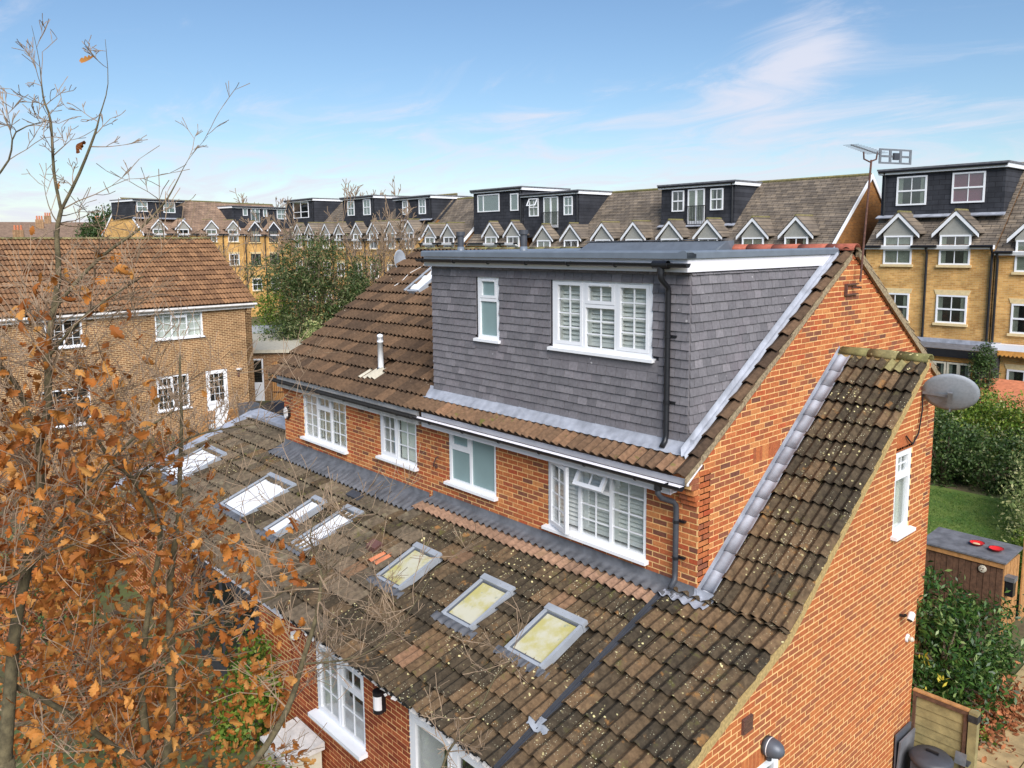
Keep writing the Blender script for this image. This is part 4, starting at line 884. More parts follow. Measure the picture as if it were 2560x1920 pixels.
T2 += tile_roof((-14.0, -.33, zn(-.33)), (1, 0, 0), UN, 2.7, .72/cn_, 'tile_lichen_grey', lean2)
pieces('roof_tile', T2, H2, 'roof_tiles', 300)
lb2 = ['large white roof window at the far left of the lean-to', 'large white roof window in the middle of the lean-to', 'small white roof window, left of a pair', 'small white roof window, right of a pair']
for (x0, x1, y0, y1), lb in zip(SK2, lb2): roof_window(H2, oN, (1, 0, 0), UN, x0+14.0, x1+14.0, (y0+2.95)/cn_, (y1+2.95)/cn_, 'sky_white', frame='velux_grey', apron='lead_dark', label=lb)
flashing(H2, -11.1, -5.56, 3.40, -.42, zn(-.42)+.04, n=280, ph=14.0, pt=.14964)
m = MB(); m.prism([(-14.12, -2.95, zn(-2.95)+.02), (-14.12, .55, zn(.55)+.02), (-14.12, .55, zn(.55)+.10), (-14.12, -2.95, zn(-2.95)+.10)], (.34, 0, 0)); m.prism([(-14.12, .42, zn(.42)+.03), (-14.12, .80, zn(.42)+.10), (-14.12, .80, zn(.42)+.17), (-14.12, .42, zn(.42)+.11)], (3.05, 0, 0)); m.build('lead_capping', 'lead', H2)
m = MB(); m.box(-13.9, -5.52, YE, YE+.2, GZ, 2.15); m.box(-13.9, -13.7, YE+.2, .6, GZ, 2.2); m.box(-13.7, -11.05, .4, .6, GZ, 3.2); m.build('extension_wall', 'brick_plain_side', H2)
m = MB(); m.box(-13.95, -5.56, YE-.10, YE-.07, zn(YE-.09)-.16, zn(YE-.09)-.05); m.build('eave_board', 'white_fascia', H2)
m = MB(); m.box(-9.6, -6.6, YE-.03, YE-.005, GZ, 1.95); m.build('bifold_door', 'dark_grey', H2)
m = MB()
for k in range(4): m.box(-9.5+k*.73, -8.92+k*.73, YE-.038, YE-.032, .15, 1.8)
m.build('pane', 'glass_far', H2)
# small slate vent by the facade foot
m = MB(); Mv = slope_M((-7.35, -.62, zn(-.62)+.06), (1, 0, 0), UN); m.obox(Mv @ Vector((0, 0, 0)), Mv.to_3x3() @ Vector((.36, 0, 0)), Mv.to_3x3() @ Vector((0, .16, 0)), Mv.to_3x3() @ Vector((0, 0, .07))); m.build('roof_vent', 'dark_grey', H2)
# ================================================================ things fixed to the two houses
def bulkhead():
    t = thing('wall_light', (-10.82, -.01, 3.9), 'white hexagonal bulkhead light at the left end of the facade', 'wall light')
    hexp = [(.10*math.sin(a)*1.0, .155*math.cos(a)) for a in [i*math.pi/3 for i in range(6)]]
    m = MB(); m.prism([FAC.p(-10.82+a, 4.03+z, .006) for a, z in hexp], (0, -.06, 0)); m.build('backplate', 'black_pvc', t)
    m = MB(); m.prism([FAC.p(-10.82+a*.82, 4.03+z*.86, .066) for a, z in hexp], (0, -.03, 0)); m.build('diffuser', 'lamp_white', t)
bulkhead()
t = thing('garden_tap_bracket', (-5.62, 0, 4.0), 'small rusty hook bracket on the brick between two windows', 'bracket')
m = MB(); m.tube([FAC.p(-5.34, 3.93, .01), FAC.p(-5.34, 3.93, .07), FAC.p(-5.30, 4.0, .09), FAC.p(-5.27, 4.09, .07), FAC.p(-5.25, 4.11, .03)], .014, 6); m.build('hook', 'rust', t)
m = MB(); m.lathe([(.0, 0), (.04, 0), (.035, .02), (0, .02)], FAC.p(-5.34, 3.92, .005), (0, -1, 0), 10); m.build('rose', 'rust', t)
# TV aerial on the gable apex
t = thing('tv_aerial', (0.14, 3.79, 7.16), 'tall rusty television aerial with flat reflector on the gable apex', 'aerial')
p0, p1 = Vector((.13, 3.785, 7.10)), Vector((.13, 3.957, 8.87))
m = MB(); m.tube([p0, p1], .016, 8); m.build('mast', 'rust', t)
m = MB(); m.tube([p1+Vector((0, -.26, .10)), p1+Vector((0, -.24, .0)), p1+Vector((0, -.05, -.03)), p1+Vector((0, .16, .02)), p1+Vector((0, .19, .13))], .012, 6); m.build('cradle', 'rust', t)
m = MB(); b0, b1 = Vector((.13, 3.30, 9.04)), Vector((.13, 4.22, 8.97)); m.bar(b0, b1, .015); m.build('boom', 'metal_grey', t)
for k in range(11):
    c = b0.lerp(b1, k/11); w = .10+.004*k
    m = MB(); m.bar(c+Vector((-w, -w*.25, .0)), c+Vector((w, w*.25, 0)), .006); m.build('element', 'metal_grey', t)
pn = Plane((.15, 4.16, 8.95), (.25, .96, .01), (.96, -.25, 0)); m = MB()
for (a0, a1, z0, z1) in ((0, .72, -.12, -.095), (0, .72, .075, .10), (0, .045, -.095, .075), (.675, .72, -.095, .075), (.045, .675, -.025, .005), (.22, .27, -.095, -.025), (.22, .27, .005, .075), (.45, .50, -.095, -.025), (.45, .50, .005, .075)): pbox(m, pn, a0, a1, z0, z1, -.006, .006)
m.build('reflector', 'metal_grey', t)
m = MB(); pbox(m, pn, .30, .42, -.06, .04, -.004, .03); m.build('dipole', 'dark_grey', t)
m = MB(); m.box(0.006, .05, 3.55, 3.93, 7.05, 7.07); m.box(0.006, .05, 3.55, 3.93, 6.90, 6.92); m.box(.006, .05, 3.55, 3.57, 6.92, 7.05); m.box(.006, .15, 3.78, 3.80, 7.0, 7.03); m.build('wall_bracket', 'rust', t)
# satellite dishes
def dish(name, mount, cen, axis, r, sx, label, arm=True):
    t = thing(name, mount, label, 'satellite dish'); ax = Vector(axis).normalized(); cen = Vector(cen); mount = Vector(mount)
    x = ax.orthogonal(); x = Vector((0, 0, 1)).cross(ax).normalized(); y = ax.cross(x); V = []; F = []; n = 28; rings = 6
    for side, off in ((0, 0), (1, -.012)):
        for i in range(rings+1):
            rr = r*i/rings
            for k in range(n):
                a = 2*math.pi*k/n; V.append(cen + x*math.cos(a)*rr*sx + y*math.sin(a)*rr + ax*(.42*rr*rr/r*.4+off))
    R1 = (rings+1)*n
    for i in range(rings):
        for k in range(n):
            q = (i*n+k, i*n+(k+1) % n, (i+1)*n+(k+1) % n, (i+1)*n+k); F.append(q); F.append(tuple(R1+j for j in q[::-1]))
    for k in range(n): F.append((rings*n+k, rings*n+(k+1) % n, R1+rings*n+(k+1) % n, R1+rings*n+k))
    m = MB(); m.add(V, F); m.build('reflector', 'dish_grey', t, True)
    m = MB(); m.bar(mount, cen-ax*.05, .035); m.bar(cen-ax*.07+y*.08, cen-ax*.07-y*.10, .06, .04); m.build('mount', 'metal_grey', t)
    m = MB(); e = cen+ax*.42-y*.30; m.bar(cen-ax*.03-y*r*.9, e, .02); m.build('feed_arm', 'metal_grey', t)
    m = MB(); m.lathe([(0, 0), (.025, 0), (.03, .07), (0, .08)], e, -ax, 10); m.build('receiver', 'dark_grey', t)
    return t
t = dish('satellite_dish', (1.27, 3.33, 5.65), (1.60, 3.38, 5.66), (-.27, .84, .45), .30, 1.14, 'grey satellite dish on the side wall below the mossy ridge')
m = MB(); m.tube([(1.27, 3.33, 5.62), (1.285, 3.30, 5.4), (1.285, 3.22, 5.1), (1.285, 3.05, 4.98), (1.285, 2.93, 5.05), (1.27, 2.86, 5.12)], .011, 5); m.build('cable', 'black_pvc', t)
dish('satellite_dish', (-11.12, 3.2, 6.95), (-11.08, 3.22, 7.31), (.80, -.05, .12), .27, .62, 'grey satellite dish at the left verge of the brown roof')
# side wall fittings
t = thing('dome_wall_light', (1.27, -.445, 2.05), 'dark grey domed wall light above the side door', 'wall light')
m = MB(); m.lathe([(0, 0), (.105, 0), (.11, .05), (.105, .055)], (1.257, -.445, 2.19), (1, 0, 0), 20); m.build('base', 'dark_grey', t, True)
m = MB(); m.lathe([(.108, .055), (.108, .066)], (1.257, -.445, 2.19), (1, 0, 0), 20); m.build('trim_ring', 'white_upvc', t)
m = MB(); m.lathe([(.105, .066), (.10, .12), (.075, .18), (.03, .215), (0, .22)], (1.257, -.445, 2.19), (1, 0, 0), 20); m.build('dome', 'velux_dark', t, True)
m = MB(); m.lathe([(0, 0), (.03, 0), (.035, .07), (.0, .08)], (1.30, -.445, 2.03), (0, 0, 1), 12); m.build('sensor', 'dark_grey', t)
t = thing('extract_vent', (1.256, -.86, 2.55), 'small brown rectangular wall vent below the verge', 'vent')
m = MB(); m.box(1.257, 1.285, -.95, -.77, 2.53, 2.70); m.build('cover', 'rust', t)
m = MB(); [m.box(1.286, 1.292, -.94, -.78, 2.55+.03*k, 2.565+.03*k) for k in range(5)]; m.build('louvres', 'wood_dark', t)
t = thing('security_camera', (1.26, 3.02, 2.55), 'small white cylinder security camera on the side wall', 'security camera')
m = MB(); m.tube([(1.256, 3.02, 2.555), (1.30, 3.02, 2.555), (1.335, 3.02, 2.58)], .022, 8); m.build('bracket', 'black_pvc', t)
m = MB(); m.lathe([(0, 0), (.042, .002), (.046, .02), (.046, .11), (.035, .125), (0, .13)], (1.40, 2.985, 2.535), (-.05, .55, .45), 16); m.build('housing', 'lamp_white', t, True)
m = MB(); m.lathe([(0, -.006), (.034, -.004), (.036, .003)], (1.40, 2.985, 2.535), (-.05, .55, .45), 16); m.build('lens', 'black_pvc', t)
t = thing('alarm_sensor', (1.26, 3.31, 2.08), 'round white sensor low on the side wall by the corner', 'sensor')
m = MB(); m.lathe([(0, 0), (.06, 0), (.055, .02), (.035, .03)], (1.257, 3.30, 2.12), (1, 0, 0), 16); m.build('base', 'lamp_white', t)
m = MB(); m.lathe([(.03, .028), (.035, .08), (.02, .10), (0, .10)], (1.257, 3.30, 2.12), (1, -.2, .1), 14); m.build('head', 'beige_box', t)
t = thing('wall_lantern', (-2.88, YE-.02, 1.7), 'half-round white and black wall light beside the patio door', 'wall light')
m = MB(); [m.lathe([(0, z0), (.075, z0), (.075, z1), (0, z1)], (-2.88, YE-.075, 1.70), n=16) for z0, z1 in ((0, .05), (.24, .29))]; m.box(-2.95, -2.81, YE-.07, YE-.008, 1.71, 1.98); m.build('body', 'black_pvc', t)
m = MB(); m.lathe([(.07, .05), (.07, .24)], (-2.88, YE-.075, 1.70), n=16); m.build('diffuser', 'lamp_white', t)
t = thing('corner_sensor', (-5.25, YE-.02, 1.75), 'small white motion sensor at the left corner of the extension', 'sensor')
m = MB(); m.box(-5.30, -5.20, YE-.09, YE-.008, 1.80, 1.90); m.build('body', 'lamp_white', t); m = MB(); m.lathe([(0, 0), (.03, .01), (.03, .05)], (-5.25, YE-.12, 1.82), (0, 1, .3), 10); m.build('eye', 'beige_box', t)
t = thing('storage_cabinet', (-4.85, YE-.35, GZ), 'pale beige storage cabinet against the extension wall', 'cabinet')
m = MB(); m.box(-5.25, -4.45, YE-.62, YE-.10, GZ, .40); m.build('body', 'beige_box', t)
m = MB(); m.prism([(-5.28, YE-.66, .402), (-5.28, YE-.06, .402), (-5.28, YE-.06, .52), (-5.28, YE-.66, .45)], (.86, 0, 0)); m.build('lid', 'white_dirty', t)
m = MB(); m.box(-4.87, -4.83, YE-.64, YE-.62, GZ+.05, .38); m.build('door_gap', 'dark_grey', t)
# ================================================================ generic far windows and houses
def far_window(pl, root, a0, a1, z0, z1, style='sash', sill=True, lintel=False, back='curtain', frame='white_upvc', pane='glass_far', d=0.03, name='window'):
    m = MB(); f = .07
    for (p0, p1, q0, q1) in ((a0, a1, z0, z0+f), (a0, a1, z1-f, z1), (a0, a0+f, z0+f, z1-f), (a1-f, a1, z0+f, z1-f)): pbox(m, pl, p0, p1, q0, q1, -.02, d+.03)
    zm = (z0+z1)/2; am = (a0+a1)/2
    if style in ('sash', 'open'):
        pbox(m, pl, a0+f, a1-f, zm-.035, zm+.035, -.02, d+.028); pbox(m, pl, am-.015, am+.015, z0+f, zm-.035, -.01, d+.01); pbox(m, pl, am-.015, am+.015, zm+.035, z1-f, -.01, d+.01)
    elif style == 'french':
        pbox(m, pl, am-.06, am+.06, z0+f, z1-f, -.02, d+.028); pbox(m, pl, a0+f, am-.06, z0+f, z0+.22, -.02, d+.025); pbox(m, pl, am+.06, a1-f, z0+f, z0+.22, -.02, d+.025)
    elif style == 'wide':
        pbox(m, pl, a0+(a1-a0)*.27-.03, a0+(a1-a0)*.27+.03, z0+f, z1-f, -.02, d+.028)
    elif style == 'quad':
        pbox(m, pl, am-.035, am+.035, z0+f, z1-f, -.02, d+.028); pbox(m, pl, a0+f, am-.035, z0+(z1-z0)*.36-.03, z0+(z1-z0)*.36+.03, -.02, d+.027); pbox(m, pl, am+.035, a1-f, z0+(z1-z0)*.36-.03, z0+(z1-z0)*.36+.03, -.02, d+.027)
    fo = m.build(name, frame, root)
    m = MB(); pbox(m, pl, a0+f-.01, a1-f+.01, z0+f-.01, z1-f+.01, d-.02, d-.012); m.build('pane', pane, fo)
    if back:
        m = MB(); pbox(m, pl, a0+.03, a1-.03, z0+.03, z1-.03, .0005, .003); m.build('curtain', back, fo)  # dark ones are no curtains: shade of the room behind, painted
        if back == 'room_dark' and random.random() < .7:
            for s_ in (0, 1):
                m = MB(); w = (a1-a0)*.17; pbox(m, pl, (a0+.05) if s_ == 0 else (a1-.05-w), (a0+.05+w) if s_ == 0 else (a1-.05), z0+.05, z1-.05, .0035, .006); m.build('drape', 'curtain', fo)
    if style == 'open':
        q = Plane(pl.p(a0+.03, z1-.03, d+.03), pl.A, pl.n); q.Z = (pl.Z*math.cos(.5)-pl.n*math.sin(.5)).normalized(); q.n = (pl.n*math.cos(.5)+pl.Z*math.sin(.5)).normalized()
        w = a1-a0-.06; h = (z1-z0)*.45; m = MB()
        for (p0, p1, q0, q1) in ((0, w, -h, -h+.06), (0, w, -.06, 0), (0, .06, -h+.06, -.06), (w-.06, w, -h+.06, -.06)): pbox(m, q, p0, p1, q0, q1, 0, .04)
        m.build('open_sash', frame, fo)
    if sill:
        m = MB(); pbox(m, pl, a0-.08, a1+.08, z0-.11, z0-.002, 0, .12); m.build('sill', 'cream_stone', fo)
    if lintel:
        m = MB(); n_ = pl.n
        m.prism([pl.p(a0-.05, z1+.01, .0), pl.p(a1+.05, z1+.01, .0), pl.p(a1+.12, z1+.22, .0), pl.p(a0-.12, z1+.22, .0)], n_*.03); m.build('lintel', 'cream_stone', fo)
    return fo
def railing(pl, root, a0, a1, z0, z1, d=.12):
    m = MB()
    for z in (z0, z1): pbox(m, pl, a0, a1, z-.02, z+.02, d-.015, d+.015)
    n = int((a1-a0)/.11)
    for i in range(n+1): a = a0+(a1-a0)*i/n; pbox(m, pl, a-.009, a+.009, z0, z1, d-.009, d+.009)
    m.build('balcony_railing', 'black_pvc', root)
def course_roof(root, pl, a0, a1, z0, rise, run, mat, n=18, name='roof', inset0=0.0, inset1=0.0, bottom=0.0):
    """front slope as overlapping courses; starts at depth 0 and height z0"""
    m = MB()
    for i in range(n):
        t0, t1 = i/n, (i+1)/n+.02
        if t1 <= bottom: continue
        p = pl.p(a0, z0+rise*t0, -run*t0); q = pl.p(a0, z0+rise*t1, -run*t1)
        U_ = q-p; nn = pl.A.cross(U_).normalized()
        if nn.z < 0: nn = -nn
        m.obox(p+nn*.045, pl.A*(a1-a0), U_-nn*.035, nn*.02)
    m.prism([pl.p(a0, z0-.10, .0), pl.p(a0, z0+.03, .0), pl.p(a0, z0+rise+.02, -run), pl.p(a0, z0+rise-.10, -run)], pl.A*(a1-a0))
    return m.build(name, mat, root)
def gablet(root, pl, ac, zap, ze, hw, wz0, back='curtain', dark=False, mat='roof_far', frame='white_upvc', front='render_grey', depth=1.5):
    """small gabled half-dormer over a sash window"""
    m = MB(); m.prism([pl.p(ac-hw*.72, ze-.15, .02), pl.p(ac+hw*.72, ze-.15, .02), pl.p(ac+hw*.72, ze, .02), pl.p(ac, zap-.14, .02), pl.p(ac-hw*.72, ze, .02)], -pl.n*depth); g = m.build('gablet', front, root)
    for s_ in (-1, 1):
        a, b = pl.p(ac, zap, .15), pl.p(ac+s_*hw, ze-.02, .15); dn = Vector((0, 0, -.17))
        m = MB(); m.prism([a, b, b+dn, a+dn*1.1], -pl.n*.05); m.build('bargeboard', 'white_upvc', g)
        m = MB(); a2, b2 = pl.p(ac, zap+.02, .17), pl.p(ac+s_*(hw+.04), ze-.02, .17); e = -pl.n*(depth+.2); t_ = Vector((0, 0, .05))
        m.prism([a2, b2, b2+t_, a2+t_], e); m.build('gablet_roof', mat, g)
    m = MB(); m.tube([pl.p(ac, zap+.04, .18), pl.p(ac, zap+.04, -depth)], .06, 6); m.build('gablet_ridge', 'ridge_moss', g)
    far_window(pl, root, ac-.62, ac+.62, wz0, ze-.08, 'sash', True, False, back, frame)
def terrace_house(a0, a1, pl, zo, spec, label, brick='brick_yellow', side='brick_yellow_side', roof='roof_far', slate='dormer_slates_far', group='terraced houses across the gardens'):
    """pl: facade plane; a along the row; zo: level offset"""
    base = pl.p((a0+a1)/2, GZ, -3.7); t = thing('terraced_house', base, label, 'house', group)
    dpt = 7.4; ez = 7.45+zo; rz = 10.95+zo; run = 3.7
    m = MB(); slab(m, pl, [rect(a0, a1, GZ, ez-.05)], [], -.3, 0); m.build('facade', brick, t)
    m = MB()
    for a, s_ in ((a0+.01, 1), (a1-.01, -1)): m.prism([pl.p(a, GZ, -.3), pl.p(a, GZ, -dpt), pl.p(a, ez, -dpt), pl.p(a, rz-.1, -run), pl.p(a, ez-.05, -.05), pl.p(a, ez-.4, -.3)], pl.A*.25*s_)
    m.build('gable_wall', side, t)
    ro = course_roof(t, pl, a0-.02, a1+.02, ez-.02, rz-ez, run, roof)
    m = MB(); m.prism([pl.p(a0, rz, -run), pl.p(a0, ez, -dpt-.2), pl.p(a0, ez-.1, -dpt-.2), pl.p(a0, rz-.12, -run)], pl.A*(a1-a0)); m.build('back_roof', roof, t)
    if spec.get('ridge', True):
        m = MB(); m.tube([pl.p(a0, rz+.02, -run), pl.p(a1, rz+.02, -run)], .10, 6); m.build('ridge', 'ridge_moss', t)
    m = MB(); m.prism([pl.p(a0, ez-.16, .20), pl.p(a0, ez-.02, .24), pl.p(a0, ez+.02, .0), pl.p(a0, ez-.16, .0)], pl.A*(a1-a0)); m.build('eaves_board', 'white_upvc', t)
    gx = spec['g']
    edges = sorted([a0]+[x for g_ in gx for x in (g_-.66, g_+.66)]+[a1])
    for i in range(0, len(edges), 2):
        if edges[i+1]-edges[i] > .2:
            m = MB(); m.tube([pl.p(edges[i], ez-.04, .27), pl.p(edges[i+1], ez-.04, .27)], .06, 6); m.build('gutter', 'black_pvc', t)
    for k, g_ in enumerate(gx):
        gablet(t, pl, g_, 8.92+zo, 7.98+zo, .93, 6.62+zo, spec.get('back', ['curtain', 'room_dark'])[k % 2], mat=roof, frame=spec.get('frame', 'white_upvc'), front=spec.get('front', 'render_grey'))
        if spec.get('low', True): far_window(pl, t, g_-.62, g_+.62, 4.10+zo, 5.32+zo, 'sash', True, True, spec.get('back1', ['room_dark', 'room_dark'])[k % 2], spec.get('frame', 'white_upvc'))
        if spec.get('low', True): far_window(pl, t, g_-.62, g_+.62, 1.3+zo, 2.6+zo, 'sash', True, True, 'room_dark')
    for a in spec.get('pipes', [sum(gx)/2, a0+.12]):
        m = MB(); m.tube([pl.p(a, ez-.10, .26), pl.p(a, ez-.35, .10), pl.p(a, GZ+.1, .09)], .055, 6); m.build('downpipe', 'black_pvc', t)
    for d in spec.get('dorm', []):
        x0, x1, zt, zb = d['x']; zt += zo; zb += zo; sb = .62 if not d.get('flash', True) else 1.15; dp = Plane(pl.p(0, 0, -sb), pl.A, pl.n)
        m = MB(); m.prism([pl.p(x0, zb, -sb), pl.p(x0, zt-.02, -sb), pl.p(x0, zt-.02, -5.2), pl.p(x0, zb, -5.2)], pl.A*(x1-x0)); dm = m.build('dormer', slate, t)
        m = MB(); m.prism([pl.p(x0-.12, zt-.16, -sb+.18), pl.p(x0-.12, zt+.02, -sb+.18), pl.p(x0-.12, zt+.02, -5.2), pl.p(x0-.12, zt-.16, -5.2)], pl.A*(x1-x0+.24)); m.build('dormer_fascia', 'white_upvc', dm)
        m = MB(); m.prism([pl.p(x0-.16, zt+.022, -sb+.25), pl.p(x0-.16, zt+.10, -sb+.25), pl.p(x0-.16, zt+.10, -5.2), pl.p(x0-.16, zt+.022, -5.2)], pl.A*(x1-x0+.32)); m.build('dormer_roof', 'felt', dm)
        m = MB(); m.tube([pl.p(x0-.1, zt-.03, -sb+.23), pl.p(x1+.1, zt-.03, -sb+.23)], .055, 6); m.build('dormer_gutter', 'black_pvc', dm)
        pa = d.get('pipe', x1-.12); m = MB(); m.tube([pl.p(pa, zt-.05, -sb+.20), pl.p(pa, zt-.25, -sb+.07), pl.p(pa, zb+.1, -sb+.06)], .05, 6); m.build('dormer_pipe', 'black_pvc', dm)
        if d.get('flash', True): m = MB(); m.prism([pl.p(x0-.1, zb+.1, -1.13), pl.p(x0-.1, zb, -1.05), pl.p(x0-.1, zb-.06, -.86), pl.p(x0-.1, zb-.02, -.84)], pl.A*(x1-x0+.2)); m.build('lead_flashing', 'lead', dm)
        for (wa, wb, wz, wt, st, bk) in d['w']:
            far_window(dp, t, wa, wb, wz+zo, wt+zo, st, False, False, bk, d.get('frame', 'white_upvc'), name='french_window' if st == 'french' else 'dormer_window')
            if st == 'french': railing(dp, t, wa-.12, wb+.12, wz+zo+.02, wz+zo+1.05)
    for s_, key in ((1, 'vr'), (-1, 'vl')):      # white verges
        if spec.get(key):
            a = a1+.03 if s_ == 1 else a0-.08
            m = MB(); m.prism([pl.p(a, ez-.22, .28), pl.p(a, ez+.02, .28), pl.p(a, rz+.08, -run), pl.p(a, ez+.02, -dpt-.25), pl.p(a, ez-.22, -dpt-.25), pl.p(a, rz-.18, -run)], pl.A*.05); m.build('verge_board', 'white_upvc', t)
    return t
ROW = Plane((0, 29.3, 0), (1, 0, 0), (0, -1, 0))
FR = 'french'
def D(x0, x1, zt, zb, w, **k): return dict(x=(x0, x1, zt, zb), w=w, **k)
terrace_house(-5.95, -.8, ROW, -.25, dict(g=[-4.6, -2.2], dorm=[], low=True), 'yellow brick terraced house at the right edge with a rolled awning')
hA = terrace_house(-11.35, -6.0, ROW, 0, dict(g=[-9.92, -7.53], dorm=[D(-11.28, -6.12, 10.86, 8.75, [(-10.58, -9.26, 9.27, 10.58, 'sash', 'room_dark'), (-8.2, -6.88, 9.28, 10.6, 'sash', 'pink_blind')], pipe=-11.12)], pipes=[-8.63, -6.05]), 'yellow brick terraced house with a pink blind in its black dormer')
terrace_house(-18.6, -12.95, ROW, 0, dict(g=[-17.27, -14.86], vr=1), 'terraced house with plain slate roof and brown gable beside the aerial')
terrace_house(-24.1, -18.62, ROW, 0, dict(g=[-22.54, -20.0], dorm=[D(-24.08, -19.15, 10.9, 8.6, [(-23.3, -22.46, 9.44, 10.63, 'sash', 'room_dark'), (-22.19, -21.07, 8.66, 10.65, FR, 'curtain'), (-20.69, -19.87, 9.43, 10.61, 'sash', 'room_dark')])]), 'terraced house whose black dormer has a juliet balcony, left of the plain slate roof')
terrace_house(-29.0, -24.12, ROW, 0, dict(g=[-27.59, -25.15]), 'terraced house with bare slate slope between two black dormers')
terrace_house(-34.2, -29.02, ROW, 0, dict(g=[-32.77, -30.27], dorm=[D(-35.4, -30.17, 10.97, 8.1, [(-34.81, -33.9, 9.51, 10.71, 'open', 'curtain'), (-33.4, -32.05, 8.69, 10.74, FR, 'curtain'), (-31.52, -30.74, 9.5, 10.69, 'sash', 'blind_white')], flash=False)]), 'terraced house with black dormer, balcony railing and an open sash')
terrace_house(-40.9, -35.45, ROW, .3, dict(g=[-38.12, -35.8], dorm=[D(-40.8, -35.5, 11.2, 8.0, [(-40.3, -37.9, 9.68, 10.92, 'wide', 'blind_white'), (-36.72, -35.91, 9.66, 10.84, 'plain', 'blind_white')], flash=False)]), 'terraced house with a wide window in its black dormer and brick edge')
terrace_house(-46.6, -41.3, ROW, .35, dict(g=[-45.44, -43.03], vr=1), 'terraced house with slate slope and white verge, left of the wide-windowed dormer')
terrace_house(-52.0, -46.7, ROW, .75, dict(g=[-50.85, -48.2], dorm=[D(-51.8, -46.7, 10.75, 8.9, [(-50.72, -49.98, 9.4, 10.54, 'sash', 'room_dark'), (-48.4, -47.48, 9.37, 10.57, 'sash', 'blind_white')])]), 'terraced house with two sash windows in a black dormer, dish on top')
terrace_house(-58.0, -52.1, ROW, .75, dict(g=[-56.12, -53.5], dorm=[D(-59.5, -54.2, 11.1, 8.6, [(-58.61, -57.49, 9.55, 10.85, 'sash', 'blind_white'), (-55.97, -54.83, 9.52, 10.87, 'sash', 'blind_white')], flash=False)]), 'terraced house behind the bare tree, two sashes in a deep black dormer')
terrace_house(-63.4, -58.1, ROW, .8, dict(g=[-61.6, -59.1]), 'terraced house with low slate roof behind the bare twigs')
terrace_house(-70.6, -63.5, ROW, .9, dict(g=[-67.05, -64.63], dorm=[D(-70.5, -64.85, 11.2, 8.7, [(-69.03, -65.9, 9.46, 11.08, 'quad', 'room_dark')], flash=False)]), 'terraced house with a four-pane window in its black dormer above the bushes')
# the row turns the corner at the far left
azL = R(-12); LT = Plane((-77.12, 18.0, 0), (math.sin(azL), math.cos(azL), 0), (math.cos(azL), -math.sin(azL), 0))
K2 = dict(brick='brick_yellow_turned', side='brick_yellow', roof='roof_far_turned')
terrace_house(0, 5.55, LT, 1.55, dict(g=[1.67, 4.30], vl=1, dorm=[D(-.15, 5.15, 10.75, 8.95, [(.22, 1.34, 9.6, 10.6, 'sash', 'blind_white'), (3.01, 4.28, 9.55, 10.58, 'sash', 'blind_white')])]), 'yellow gable-ended terraced house at the far left end of the row', **K2)
terrace_house(5.6, 11.4, LT, 1.55, dict(g=[7.53, 10.14]), 'terraced house with tan tiled slope next to the yellow gable', **K2)
terrace_house(11.5, 18.3, LT, 1.5, dict(g=[12.9, 15.4], frame='dormer_black', front='dormer_black', dorm=[D(10.6, 18.2, 10.45, 8.2, [(11.96, 12.55, 9.5, 10.45, 'plain', 'blind_white'), (12.98, 14.12, 8.75, 10.4, FR, 'blind_white'), (14.61, 15.12, 9.45, 10.4, 'plain', 'blind_white'), (16.47, 17.71, 9.2, 10.35, 'sash', 'blind_white')], flash=False)]), 'terraced house with black windows and black gablets', **K2)
# black single-storey extension behind house A
t = thing('garden_room', (-7.2, 28.2, GZ), 'low black flat-roofed garden room with orange timber doors', 'garden room')
m = MB(); m.box(-9.0, -5.5, 26.9, 29.28, 3.05, 3.25); m.build('roof', 'felt', t); m = MB(); m.box(-9.05, -5.45, 26.85, 27.0, 2.95, 3.27); m.build('fascia', 'black_pvc', t)
m = MB(); m.box(-9.0, -8.8, 27.0, 29.25, GZ, 3.05); m.box(-5.7, -5.5, 27.0, 29.25, GZ, 3.05); m.build('walls', 'dormer_black', t)
GR = Plane((0, 27.05, 0), (1, 0, 0), (0, -1, 0)); m = MB()
for (a, b_, c, d) in ((-8.8, -5.7, 2.75, 2.95), (-8.8, -8.65, GZ, 2.75), (-5.85, -5.7, GZ, 2.75)): pbox(m, GR, a, b_, c, d, -.1, .03)
m.build('door_frame', 'wood_orange', t)
for k in range(3): far_window(GR, t, -8.6+k*.92, -7.72+k*.92, GZ, 2.72, 'french', False, False, 'room_dark', frame='curtain', name='glazed_door')
m = MB(); m.box(-9.0, -5.5, 29.1, 29.28, 3.25, 3.42); m.build('lead_flashing', 'lead', t)
t = thing('awning', (-4.0, 29.0, 3.2), 'white rolled awning with scalloped yellow valance at the right edge', 'awning')
m = MB(); m.box(-5.75, -1.0, 28.85, 29.25, 3.15, 3.40); m.build('cassette', 'white_upvc', t)
m = MB()
for k in range(30): x = -5.7+k*.155; m.add([(x, 28.84, 3.15), (x+.155, 28.84, 3.15), (x+.155, 28.83, 2.98), (x+.077, 28.82, 2.90), (x, 28.83, 2.98)], [(0, 1, 2, 3, 4)])
m.build('valance', 'wood_orange', t)
t = thing('garden_store', (-4.2, 25.5, GZ), 'low store with terracotta tiled roof at the right edge', 'shed')
m = MB(); m.box(-5.3, -2.4, 25.2, 27.2, GZ, 1.5); m.build('walls', 'brick_yellow', t); m = MB(); m.prism([(-5.5, 24.9, 1.45), (-5.5, 27.4, 2.1), (-5.5, 27.4, 2.2), (-5.5, 24.9, 1.55)], (3.3, 0, 0)); m.build('roof', 'terracotta', t)
